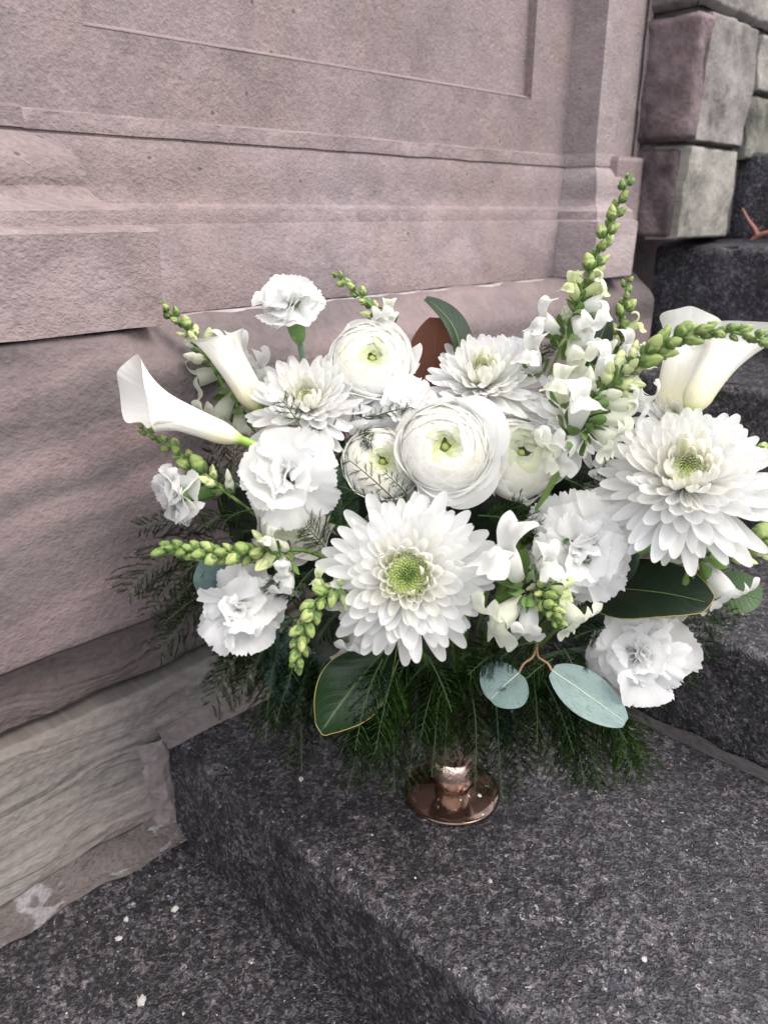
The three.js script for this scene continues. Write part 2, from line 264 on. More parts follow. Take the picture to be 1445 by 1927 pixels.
// moulded plinth: a profile swept with mitres round the pilasters
function sweep(path, prof, per = 0.012) { // path [x, z]; prof [offset, y]
  const seg = [], n = path.length;
  const nrm = path.slice(1).map((p, i) => { const dx = p[0] - path[i][0], dz = p[1] - path[i][1], l = Math.hypot(dx, dz); return [-dz / l, dx / l]; });
  const off = (i, o) => { const a = nrm[Math.max(0, i - 1)], b = nrm[Math.min(n - 2, i)], k = o / (1 + a[0] * b[0] + a[1] * b[1]); return [path[i][0] + (a[0] + b[0]) * k, path[i][1] + (a[1] + b[1]) * k]; };
  const dist = [0]; prof.forEach((p, i) => { if (i) dist.push(dist[i - 1] + Math.hypot(p[0] - prof[i - 1][0], p[1] - prof[i - 1][1])); });
  let along = 0;
  for (let i = 0; i < n - 1; i++) {
    const len = Math.hypot(path[i + 1][0] - path[i][0], path[i + 1][1] - path[i][1]), m = Math.max(1, Math.round(len / per)), s0 = along; along += len;
    seg.push(sheet(m, prof.length - 1, (a, b) => {
      const k = Math.round(b * (prof.length - 1)), A = off(i, prof[k][0]), B = off(i + 1, prof[k][0]), x = lerp(A[0], B[0], a), z = lerp(A[1], B[1], a), y = prof[k][1];
      const fade = Math.min(1, Math.min(a, 1 - a) * len / 0.02), w = 0.0016 * 2 * fbm(x * 11, y * 11, z * 11, 4) * fade;
      return [x + nrm[i][0] * w, y + 0.0012 * 2 * fbm(x * 13, 3, z * 13, 3) * fade, z + nrm[i][1] * w, s0 + a * len, y + dist[k] * 0.3];
    }));
  }
  return mergeGeometries(seg);
}
function arc(o0, y0, o1, y1, bulge, n = 6) { const r = []; for (let i = 0; i <= n; i++) { const t = i / n, dx = o1 - o0, dy = y1 - y0, l = Math.hypot(dx, dy), k = bulge * 4 * t * (1 - t); r.push([o0 + dx * t - dy / l * k, y0 + dy * t + dx / l * k]); } return r; }
const ZM = -0.780, ZL = -0.766, ZR = -0.722, XL = 0.304, XR = 1.196;
const baseProf = [[0.050, 0.500], [0.052, 0.584], [0.0505, 0.5875], [0.043, 0.5895], [0.0425, 0.602], [0.040, 0.6045], [0.0385, 0.605], ...arc(0.036, 0.607, 0.027, 0.618, 0.002, 4), ...arc(0.0255, 0.622, 0.011, 0.664, -0.006, 8), [0.008, 0.6655], [0.004, 0.6675], [0.004, 0.6695], [0.0058, 0.670], [0.005, 0.686], [0.0035, 0.6885], [-0.02, 0.690]];
const scaled = (k) => baseProf.map(([o, y]) => [o * k, y]);
mesh('moulded_plinth', toCreasedNormals(sweep([[-1.4, ZL], [XL, ZL], [XL, ZL - 0.1]], scaled(1.65)), 0.6), sandM, wall);
const mainProf = [[0.023, 0.500], [0.024, 0.585], [0.0225, 0.588], [0.018, 0.589], [0.0178, 0.604], [0.0168, 0.606], [0.0130, 0.609], [0.0125, 0.625], [0.0115, 0.645], [0.0095, 0.662], [0.0065, 0.667], [0.0040, 0.668], [0.0040, 0.6695], [0.0065, 0.6705], [0.0060, 0.686], [0.0045, 0.688], [-0.02, 0.690]];
mesh('moulded_plinth', toCreasedNormals(sweep([[XL - 0.02, ZM], [XR + 0.01, ZM]], mainProf), 0.6), sandM, wall);
mesh('moulded_plinth', toCreasedNormals(sweep([[XR, ZM - 0.03], [XR, ZR], [XR + 0.05, ZR], [XR + 0.05, -0.80]], scaled(0.75)), 0.6), litSandM, wall);
mesh('plinth_slab', blockFace(1.235, 1.335, 0.50, 0.689, -0.708, { amp: 0.001, seed: 31, r: 0.003, depth: 0.06 }), sandM, wall);
// dressed wall above: sunk panel with its reveal, rail and stiles
function flat(x0, x1, y0, y1, z, s, per = 0.012) { const nx = Math.max(2, Math.round((x1 - x0) / per)), ny = Math.max(2, Math.round((y1 - y0) / per)); return sheet(nx, ny, (a, b) => { const x = lerp(x0, x1, a), y = lerp(y0, y1, b); return [x, y, z + 0.0005 * 2 * fbm(x * 8, y * 8, s, 4), x + s * 0.13, y]; }); }
const PX0 = 0.39, PX1 = 1.096, PY = 0.762, TOPY = 1.9;
mesh('wall_rail', flat(-1.4, XR + 0.002, 0.684, PY, ZM, 1), sandM, wall);
mesh('wall_stile', flat(-1.4, PX0, PY, TOPY, ZM, 2, 0.02), sandM, wall);
mesh('wall_stile', flat(PX1, XR + 0.002, PY, TOPY, ZM, 2), sandM, wall);
mesh('wall_panel', flat(PX0 - 0.012, PX1 + 0.002, PY - 0.01, TOPY, ZM - 0.014, 3), sandM, wall);
{
  const rv = (f, n) => sheet(n, 3, f);
  mesh('panel_reveal', mergeGeometries([
    rv((a, b) => { const x = lerp(PX0, PX1, a), w = 0.001 * fbm(x * 20, 2, b, 3); return [x, PY - 0.001 + 0.007 * b, ZM + 0.0006 - 0.017 * b, x, PY + b * 0.02]; }, 90),
    rv((a, b) => { const y = lerp(PY, TOPY, a); return [PX1 + 0.001 * b, y, ZM - 0.0155 * b, b * 0.02, y]; }, 90),
    rv((a, b) => { const y = lerp(PY, TOPY, a); return [PX0 - 0.012 * b, y, ZM - 0.0155 * b, b * 0.02, y]; }, 90)]), sandM, wall);
  // shaft of the right pilaster: two faces and a shallow return
  const sh = sweep([[XR, ZM - 0.02], [XR, ZR], [XR + 0.055, ZR], [XR + 0.055, -0.80]], Array.from({ length: 60 }, (_, i) => [0, 0.686 + i * 0.021]));
  mesh('pilaster_shaft', toCreasedNormals(sh, 0.6), litSandM, wall);
    mesh('pilaster_border', flat(1.258, 1.345, 0.686, TOPY, -0.728, 6), litSandM, wall);
}
{ const g = new THREE.BoxGeometry(5.2, 2.6, 0.5); const o = mesh('wall_core', g, sandM, wall); o.position.set(1.1, 0.74, -1.09); }

// ---------------------------------------------------------------- rubble pier right of the pilaster
const pier = thing('rubble_pier', 'weathered rubble stone pier with red and grey blocks at the upper right', 'wall', V(0, 0, 0));
function cornerBlock(x0, x1, zb, zf, y0, y1, o) { // faces -x and +z, rounded quoin between
  const la = zf - zb, lb = x1 - x0, L = la + lb, r = o.r ?? 0.01, s = o.seed;
  return sheet(Math.round(L / 0.006), Math.round((y1 - y0) / 0.006), (a, b) => {
    const d = a * L; let x, z, nx, nz;
    const q = Math.abs(d - la); const bev = q < r ? (r - q) * 0.55 : 0;
    if (d < la) { x = x0; z = zb + d; nx = -1; nz = 0; } else { x = x0 + d - la; z = zf; nx = 0; nz = 1; }
    if (q < r) { nx = -0.7; nz = 0.7; }
    const y = lerp(y0, y1, b), ed = Math.min(b, 1 - b) * (y1 - y0), ee = Math.min(a, 1 - a) * L;
    const n = (o.amp ?? 0.006) * 2 * fbm(x * 13 + s, y * 13, z * 13, 5) - bev - 0.012 * Math.pow(clamp(1 - ed / 0.006), 2) - 0.012 * Math.pow(clamp(1 - ee / 0.006), 2);
    return [x + nx * n, y + 0.003 * fbm(x * 20, s, z * 20, 2), z + nz * n, d, y + s * 0.1];
  });
}
const seam = new THREE.MeshStandardMaterial({ map: mortarTex[0], bumpMap: mortarTex[1], bumpScale: 0.004, roughness: 0.95, color: lin(0.75, 0.7, 0.66), side: THREE.DoubleSide });
mesh('block', cornerBlock(1.335, 1.372, -0.77, -0.639, 0.709, 0.893, { seed: 1, amp: 0.012, r: 0.006 }), redRubM, pier);
mesh('block', blockFace(1.366, 1.562, 0.709, 0.896, -0.638, { amp: 0.009, seed: 41, r: 0.003, freq: 10, depth: 0.06, cell: 0.006, wobble: 0.003 }), greyRubM, pier);
mesh('block', cornerBlock(1.338, 2.3, -0.77, -0.638, 0.902, 1.3, { seed: 3, amp: 0.008, r: 0.015 }), greyRubM, pier);
mesh('block', blockFace(1.576, 1.86, 0.801, 0.893, -0.640, { amp: 0.010, seed: 47, r: 0.005, depth: 0.06, cell: 0.006, wobble: 0.004 }), paleRubM, pier);
mesh('block', blockFace(1.572, 1.90, 0.690, 0.798, -0.643, { amp: 0.012, seed: 53, r: 0.006, depth: 0.06, cell: 0.006, wobble: 0.005 }), mossRubM, pier);
mesh('block', blockFace(1.87, 2.3, 0.69, 0.889, -0.65, { amp: 0.012, seed: 59, r: 0.012, depth: 0.06 }), greyRubM, pier);
mesh('block', cornerBlock(1.345, 1.370, -0.77, -0.656, 0.558, 0.702, { seed: 5, amp: 0.006, r: 0.008 }), redRubM, pier);
mesh('block', blockFace(1.352, 1.552, 0.556, 0.705, -0.643, { amp: 0.007, seed: 61, r: 0.004, depth: 0.06, cell: 0.006, wobble: 0.004 }), paleRubM, pier);
mesh('block', blockFace(1.56, 1.72, 0.558, 0.69, -0.672, { amp: 0.004, seed: 67, r: 0.007, depth: 0.06 }), redRubM, pier);
mesh('mortar_core', cornerBlock(1.354, 2.4, -0.78, -0.658, 0.556, 1.3, { seed: 9, amp: 0.003, r: 0.01 }), brownRubM, pier);
{ const g = sheet(4, 60, (a, b) => { const y = lerp(0.5, 1.3, b); return [1.318 + 0.022 * a, y, -0.722 - 0.012 * a + 0.004 * fbm(y * 24, a * 2, 1, 3), a * 0.03, y]; }); mesh('mortar_seam', g, seam, pier); }

// reddish twig lying on the granite
{
  const p = (u, v, h = 0) => { const q = P(u, v, 1.3); const r = q.clone().sub(EYE), t = (1.545 - 0) ; const k = t / r.x; return EYE.clone().addScaledVector(r, k).add(V(0, h, 0)); };
  const t = thing('fallen_twig', 'small reddish brown forked twig lying on the upper granite step', 'twig', V(0, 0, 0));
  const m = new THREE.MeshStandardMaterial({ color: lin(0.24, 0.10, 0.085), roughness: 0.8 });
  mesh('twig_stem', tube([p(1414, 452), p(1422, 446), p(1436, 440), p(1460, 436)], 0.0042, 0.0052, 16, 8), m, t);
  mesh('twig_branch', tube([p(1425, 443), p(1419, 430), p(1408, 415), p(1396, 392)], 0.0045, 0.0016, 16, 7), m, t);
  mesh('twig_branch', tube([p(1422, 436), p(1428, 430), p(1433, 426)], 0.0022, 0.001, 6, 6), m, t);
  mesh('twig_branch', tube([p(1412, 421), p(1414, 414), p(1417, 410)], 0.0018, 0.0008, 6, 6), m, t);
}

// ---------------------------------------------------------------- the vase
const VX = 0.544, VZ = -0.438;
const VASE = V(VX, 0, VZ);
{
  const spot = maps(512, 512, (u, v) => { const a = fb(u, v, 9, 9, 4, 401), b = fb(u, v, 30, 30, 3, 411), s = sstep(0.66, 0.72, fb(u, v, 16, 12, 3, 421)); const k = (0.8 + 0.5 * (a - 0.5)) * (1 - 0.92 * s); return [0.42 * k, 0.33 * k, 0.30 * k, 0.5 + 0.3 * (b - 0.5) - 0.3 * s]; }, 3, 1.2);
  const foil = maps(512, 512, (u, v) => { const a = fb(u, v, 7, 7, 4, 431), s = sstep(0.60, 0.70, fb(u, v, 12, 12, 4, 441)), w = sstep(0.80, 0.83, fb(u, v, 20, 20, 3, 451)); const k = (0.8 + 0.7 * (a - 0.5)) * (1 - 0.5 * s); return [lerp(0.165 * k, 0.7, w), lerp(0.095 * k, 0.66, w), lerp(0.068 * k, 0.64, w), 0.5 + 0.3 * (a - 0.5)]; }, 2, 1);
  const bowlM = new THREE.MeshPhysicalMaterial({ map: spot[0], bumpMap: spot[1], bumpScale: 0.0005, metalness: 0.75, roughness: 0.32, clearcoat: 0.6, clearcoatRoughness: 0.08, side: THREE.DoubleSide });
  const knobM = new THREE.MeshPhysicalMaterial({ color: lin(0.80, 0.60, 0.50), metalness: 1, roughness: 0.16, bumpMap: spot[1], bumpScale: 0.0006, side: THREE.DoubleSide });
  const footM = new THREE.MeshPhysicalMaterial({ map: foil[0], metalness: 0.85, roughness: 0.12, clearcoat: 0.8, clearcoatRoughness: 0.05, side: THREE.DoubleSide });
  const t = thing('footed_vase', 'rose gold mercury glass footed vase standing on the granite step under the flowers', 'vase', VASE);
  mesh('bowl', lathe([[0.017, 0.0535], [0.026, 0.054], [0.031, 0.058], [0.037, 0.072], [0.046, 0.098], [0.053, 0.125], [0.059, 0.15], [0.062, 0.168], [0.060, 0.169], [0.057, 0.15], [0.050, 0.12], [0.043, 0.093], [0.033, 0.068], [0.0, 0.064]], 56), bowlM, t);
  mesh('knob', lathe([[0.0140, 0.0085], [0.0165, 0.0105], [0.0205, 0.0150], [0.0236, 0.0220], [0.0250, 0.0310], [0.0243, 0.0400], [0.0218, 0.0475], [0.0180, 0.0525], [0.010, 0.0555]], 48), knobM, t);
  mesh('foot', lathe([[0.0, 0.0125], [0.014, 0.0120], [0.022, 0.0098], [0.034, 0.0074], [0.046, 0.0056], [0.0512, 0.0044], [0.0530, 0.0032], [0.0534, 0.0018], [0.0526, 0.0006], [0.0, 0.0006]], 64), footM, t);
}

// ---------------------------------------------------------------- plant materials
const veinTex = (() => { const w = 128, h = 256, b = new Uint8Array(w * h * 4); for (let j = 0; j < h; j++) for (let i = 0; i < w; i++) { const u = i / w, v = j / h, k = (j * w + i) * 4; b[k] = b[k + 1] = b[k + 2] = Math.round(255 * clamp(0.5 + 0.45 * (fb(u, v, 26, 2, 2, 501) - 0.5) + 0.35 * (fb(u, v, 60, 3, 2, 511) - 0.5) + 0.2 * (fb(u, v, 30, 40, 2, 521) - 0.5))); b[k + 3] = 255; } const t = new THREE.DataTexture(b, w, h); t.magFilter = t.minFilter = THREE.LinearFilter; t.wrapS = t.wrapT = THREE.RepeatWrapping; t.needsUpdate = true; return t; })();
const petal = (r, g, b, through = 0.58, bump = 0.0004) => new THREE.MeshPhysicalMaterial({ color: lin(r, g, b), roughness: 0.94, specularIntensity: 0.6, transmission: through, thickness: 0, bumpMap: veinTex, bumpScale: bump, side: THREE.DoubleSide });
const WHITE = [petal(0.86, 0.86, 0.845), petal(0.845, 0.85, 0.845), petal(0.87, 0.865, 0.835)];
const CREAM = [petal(0.86, 0.85, 0.785), petal(0.85, 0.835, 0.75), petal(0.86, 0.855, 0.81)];
const GREENISH = [petal(0.74, 0.765, 0.58), petal(0.66, 0.71, 0.38), petal(0.58, 0.70, 0.22), petal(0.36, 0.52, 0.09), petal(0.2, 0.34, 0.05)];
const SNAPW = [petal(0.81, 0.815, 0.785), petal(0.77, 0.79, 0.67), petal(0.66, 0.72, 0.42)];
const leafy = (r, g, b, rough = 0.6, through = 0.15) => new THREE.MeshPhysicalMaterial({ color: lin(r, g, b), roughness: rough, transmission: through, thickness: 0, side: THREE.DoubleSide, bumpMap: veinTex, bumpScale: 0.0004 });
const BUD = [leafy(0.23, 0.31, 0.085), leafy(0.34, 0.41, 0.14), leafy(0.16, 0.235, 0.06), leafy(0.50, 0.55, 0.27)];
const SEPAL = leafy(0.10, 0.185, 0.04), STEM = leafy(0.13, 0.22, 0.05, 0.5, 0), STEMBLUE = leafy(0.11, 0.18, 0.12, 0.6, 0);
const plainGreen = (r, g, b) => new THREE.MeshPhysicalMaterial({ color: lin(r, g, b), roughness: 0.9, specularIntensity: 0.5, transmission: 0.25, thickness: 0, side: THREE.DoubleSide });
const FERN = [plainGreen(0.12, 0.32, 0.05), plainGreen(0.15, 0.38, 0.045), plainGreen(0.09, 0.24, 0.06), plainGreen(0.19, 0.40, 0.03)]; FERN.forEach((m) => { m.vertexColors = true; });
const FERNSTEM = plainGreen(0.05, 0.10, 0.03);

const toEye = (p) => EYE.clone().sub(p).normalize();
const face = (p, r = 0, u = 0) => toEye(p).addScaledVector(RT, r).addScaledVector(UP, u).normalize();
const MOUTH = VASE.clone().add(V(0, 0.15, 0));
function stemTo(t, from, n, r, m, name = 'stem') { // from the flower's back down into the vase
  const a = from.clone(), q = MOUTH.clone().lerp(a, 0.25); q.y = MOUTH.y - 0.02 + 0.1 * (a.y - MOUTH.y);
  const b = a.clone().addScaledVector(n, -0.035), c = MOUTH.clone().lerp(b, 0.5); c.y += 0.01;
  const e = MOUTH.clone().add(V((a.x - VX) * 0.12, -0.05, (a.z - VZ) * 0.12));
  const o = t.position; return mesh(name, tube([a, b, c, e].map((p) => p.clone().sub(o)), r, r * 1.05, 22, 7), m, t);
}

// a strap petal one unit long, growing along +y from the origin, its upper side towards +z
function strapPetal({ W = 0.2, bend = 0, tip = 0, cup = 0.3, keel = 0.05, blunt = 0.62, seed = 1, notch = 0 }) {
  const r = rng(seed), w1 = (r() - 0.5) * 0.22, w2 = (r() - 0.5) * 0.1, skew = (r() - 0.5) * 0.1, N = 14, path = []; let y = 0, z = 0, th = 0;
  for (let i = 0; i <= N; i++) { path.push([y, z, th]); const t = (i + 0.5) / N; th = bend * t + tip * Math.pow(t, 5) + w1 * Math.sin(t * 5); y += Math.cos(th) / N; z += Math.sin(th) / N; }
  return sheet(6, N, (a, bb) => {
    const b = 1 - Math.pow(1 - bb, 1.7), ix = Math.min(N - 1, Math.floor(b * N)), fx = b * N - ix, A0 = path[ix], A1 = path[ix + 1], py = lerp(A0[0], A1[0], fx), pz = lerp(A0[1], A1[1], fx), an = lerp(A0[2], A1[2], fx), s = a * 2 - 1;
    const pk = 0.60, sh = b < pk ? lerp(0.42, 1, sstep(0, pk, b)) : lerp(0.16, 1, Math.pow(Math.max(0, 1 - Math.pow((b - pk) / (1 - pk), 2.2)), blunt));
    const hw = W * 0.5 * Math.max(0.02, sh) * (1 + 0.06 * Math.sin(b * 9 + seed));
    const lift = cup * hw * s * s * (1 - 0.35 * b) - keel * W * Math.cos(s * Math.PI * 1.9) * 0.35 * Math.sin(Math.PI * clamp(b * 1.05)) + w2 * s * hw;
    const back = notch && b > 0.93 ? notch * (1 - Math.abs(Math.abs(s) - 0.5) * 2) * (b - 0.93) / 0.07 : 0;
    return [s * hw + skew * b * b * 0.3, py - Math.sin(an) * lift - back, pz + Math.cos(an) * lift];
  });
}
function place(o, az, el, r0, z0, len, wid = 1, twist = 0) { // a petal on a flower whose axis is +z
  const rad = V(Math.cos(az), Math.sin(az), 0), tan = V(Math.sin(az), -Math.cos(az), 0);
  const y = rad.clone().multiplyScalar(Math.cos(el)).addScaledVector(V(0, 0, 1), Math.sin(el));
  const x = tan, z = x.clone().cross(y);
  o.matrix.copy(basis(x, y, z, rad.clone().multiplyScalar(r0).add(V(0, 0, z0))));
  if (twist) o.matrix.multiply(new THREE.Matrix4().makeRotationY(twist));
  o.matrix.scale(V(len * wid, len, len)); o.matrix.decompose(o.position, o.quaternion, o.scale); return o;
}
const MUMSHAPES = {
  inner: [0, 1, 2].map((i) => strapPetal({ W: 0.30, bend: 0.5, tip: 0.9, cup: 1.0, keel: 0.02, seed: 11 + i })),
  mid: [0, 1, 2, 3, 4, 5].map((i) => strapPetal({ W: 0.245, bend: 0.12, tip: 0.8, cup: 0.75, keel: 0.05, seed: 21 + i, notch: i % 2 ? 0.02 : 0 })),
  outer: [0, 1, 2, 3, 4, 5, 6].map((i) => strapPetal({ W: 0.195, bend: -0.10, tip: 0.4, cup: 0.45, keel: 0.10, seed: 31 + i, notch: i === 1 ? 0.03 : 0 })),
  floret: strapPetal({ W: 0.36, bend: 1.0, tip: 1.0, cup: 1.2, keel: 0, seed: 41 }),
};
// chrysanthemum: petals in a golden spiral, from tight green florets to long white rays
function mum(label, p, R, n, o = {}) {
  const t = thing('chrysanthemum', label, 'flower', p, 'white chrysanthemums'), r = rng(o.seed ?? 5);
  t.quaternion.copy(facing(n, o.roll ?? 0));
  const N = o.n ?? 150, cupped = o.cupped ?? 0;
  const tiny = [[], [], []];
  const NI = o.ni ?? 110, ir = o.ir ?? 0.30;
  for (let i = 0; i < NI; i++) { // green centre
    const f = (i + 0.5) / NI, d = Math.sqrt(f) * ir * R, az = i * 2.39996, el = lerp(1.5, 1.15, f), len = R * lerp(0.06, 0.19, f) * (0.9 + 0.2 * r());
    const q = place(new THREE.Object3D(), az, el + cupped * 0.1, d * 0.82, R * (0.25 - 0.11 * f * f - 0.02), len, 0.9);
    const e = MUMSHAPES.floret.clone().applyMatrix4(q.matrix);
    tiny[f < 0.18 ? 0 : f < 0.55 ? 1 : 2].push(e);
  }
  tiny.forEach((l, i) => { if (l.length) { const m = mesh('centre_florets', mergeGeometries(l), GREENISH[(o.pale ? [2, 1, 0] : [3, 2, 1])[i]], t); m.userData.kind = 'stuff'; } });
  for (let i = 0; i < N; i++) {
    const f = (i + 0.5) / N, az = i * 2.39996 + (r() - 0.5) * 0.16, j = 1 + (r() - 0.5) * lerp(0.12, 0.24, f);
    const rho = R * lerp(ir * 1.02, 1, Math.pow(f, 0.72)) * j;
    const el = lerp(o.e0 ?? 1.12, o.e1 ?? -0.02, Math.pow(f, 0.62)) + (r() - 0.5) * 0.24;
    const base = R * lerp(0.10, 0.03, f), len = Math.min((rho - base) / Math.max(0.42, Math.cos(Math.max(0, el))), R * 1.0);
    const kind = f < 0.22 ? MUMSHAPES.inner : f < 0.62 ? MUMSHAPES.mid : MUMSHAPES.outer;
    const m = f < 0.10 ? (r() < 0.5 ? GREENISH[0] : CREAM[1]) : f < 0.30 ? (r() < 0.5 ? CREAM[2] : CREAM[0]) : WHITE[Math.floor(r() * 3)];
    place(mesh('petal', kind[Math.floor(r() * kind.length)], m, t), az, el, base, R * lerp(0.06, -0.10, Math.pow(f, 0.8)), len, (o.wid ?? 1) * (0.92 + 0.2 * r()) * (f < 0.3 ? 0.9 : 1), (r() - 0.5) * 0.3);
  }
  const under = mesh('calyx', lathe([[0.0, -0.26 * R], [0.05 * R, -0.24 * R], [0.17 * R, -0.16 * R], [0.2 * R, -0.08 * R], [0.0, -0.06 * R]], 20).rotateX(Math.PI / 2), SEPAL, t);
  stemInto(t, p, n, 0.0032, STEM, R * 0.2);
  return t;
}
// stem in the thing's own turned axes
function stemInto(t, p, n, r, m, back) {
  const a = p.clone().addScaledVector(n, -back), b = a.clone().addScaledVector(n, -0.03), c = MOUTH.clone().lerp(b, 0.45), e = MOUTH.clone().add(V((a.x - VX) * 0.1, -0.05, (a.z - VZ) * 0.1));
  const q = t.quaternion.clone().invert(), l = [a, b, c, e].map((v) => v.clone().sub(t.position).applyQuaternion(q));
  return mesh('stem', tube(l, r, r, 20, 7), m, t);
}

// a carnation petal: a fan with a saw edge, frilled
function fanPetal(seed) {
  const r = rng(seed), sp = 0.60 + 0.34 * r(), k1 = 3.5 + 2 * r(), k2 = 9 + 6 * r(), p1 = r() * TAU, p2 = r() * TAU, A = 0.07 + 0.13 * r(), B = 0.020 + 0.026 * r(), bend = 0.45 - 1.5 * r(), fold = (r() - 0.5) * 0.5, ny = 12, nx = 34;
  const teeth = Array.from({ length: nx + 1 }, (_, i) => (i % 2 ? -0.018 : 0.010) + (r() - 0.5) * 0.04 - (r() < 0.07 ? 0.06 : 0));
  const path = []; let y = 0, z = 0; for (let i = 0; i <= ny; i++) { path.push([y, z, bend * Math.pow(i / ny, 2)]); const th = bend * Math.pow((i + 0.5) / ny, 2); y += Math.cos(th) / ny; z += Math.sin(th) / ny; }
  return sheet(nx, ny, (a, b) => {
    const s = a * 2 - 1, i = Math.round(a * nx), [py, pz, th] = path[Math.round(b * ny)];
    const spread = sp * lerp(0.35, 1, sstep(0.15, 0.8, b)), ang = s * spread, edge = b > 0.9 ? teeth[i] * (b - 0.9) * 10 : 0;
    const rr = (1 - 0.16 * s * s * s * s + edge), d = py * rr;
    const fr = Math.pow(b, 1.6), zz = pz + fr * (A * Math.sin(k1 * s + p1) + B * b * b * Math.sin(k2 * s + p2 + b * 1.5)) + fold * b * b * s * s * 0.4 + 0.1 * s * s * b;
    return [Math.sin(ang) * d * 1.12, Math.cos(ang) * d, zz];
  });
}
const FANS = Array.from({ length: 18 }, (_, i) => fanPetal(61 + i));
function carnation(label, p, R, n, o = {}) {
  const t = thing('carnation', label, 'flower', p, 'white carnations'), r = rng(o.seed ?? 3);
  t.quaternion.copy(facing(n, o.roll ?? 0));
  const rings = [[4, 1.42, 0.50, 0.06], ...(o.rings ?? [[5, 1.15, 0.64, 0.02], [6, 0.85, 0.76, 0.0], [6, 0.55, 0.9, -0.05], [6, 0.25, 1.0, -0.12], [6, -0.05, 1.04, -0.2]])];
  const lift = o.lift ?? 0.05;
  for (const [c, el, len, z] of rings) for (let i = 0; i < c; i++) {
    const az = (i + 0.5 * r() + (el * 3)) / c * TAU;
    place(mesh('petal', FANS[Math.floor(r() * FANS.length)], WHITE[Math.floor(r() * 2.4)], t), az + (r() - 0.5) * 0.3, el + (r() - 0.5) * (o.wild ?? 0.75), R * (el > 1 ? 0.01 : 0.05), R * (z + lift - 0.15), R * 0.95 * len * (0.70 + 0.45 * r()), 0.8 + 0.5 * r(), (r() - 0.5) * 1.2);
  }
  const L = o.calyx ?? R * 1.0, cr = o.cr ?? R * 0.24;
  const body = lathe([[0.0, -L * 1.12], [cr * 0.42, -L * 1.1], [cr * 0.7, -L * 0.95], [cr * 0.86, -L * 0.6], [cr * 1.0, -L * 0.2], [cr * 1.12, -0.05 * R], [cr * 1.05, -0.02 * R]], 22).rotateX(Math.PI / 2);
  const teeth = []; for (let i = 0; i < 5; i++) { const g = strapPetal({ W: 0.7, bend: -0.25, tip: -0.1, cup: 0.5, keel: 0, blunt: 1.1, seed: 7 + i }); const q = place(new THREE.Object3D(), i / 5 * TAU, 1.35, cr * 1.0, -0.10 * R, cr * 1.0); teeth.push(g.applyMatrix4(q.matrix)); }
  mesh('calyx', mergeGeometries([body, ...teeth].map((g) => { const h = g.index ? g.toNonIndexed() : g; return h; })), o.calyxM ?? leafy(0.13, 0.25, 0.07), t);
  const br = []; for (let i = 0; i < 4; i++) { const g = strapPetal({ W: 0.95, bend: 0.2, tip: -0.1, cup: 0.7, keel: 0, blunt: 0.9, seed: 17 + i }); const q = place(new THREE.Object3D(), i / 4 * TAU + 0.4, 1.15, cr * 0.4, -L * 1.14, cr * 1.25); br.push(g.applyMatrix4(q.matrix)); }
  mesh('bracts', mergeGeometries(br), leafy(0.22, 0.32, 0.13), t);
  stemInto(t, p, n, 0.0028, STEMBLUE, L * 1.08); return t;
}

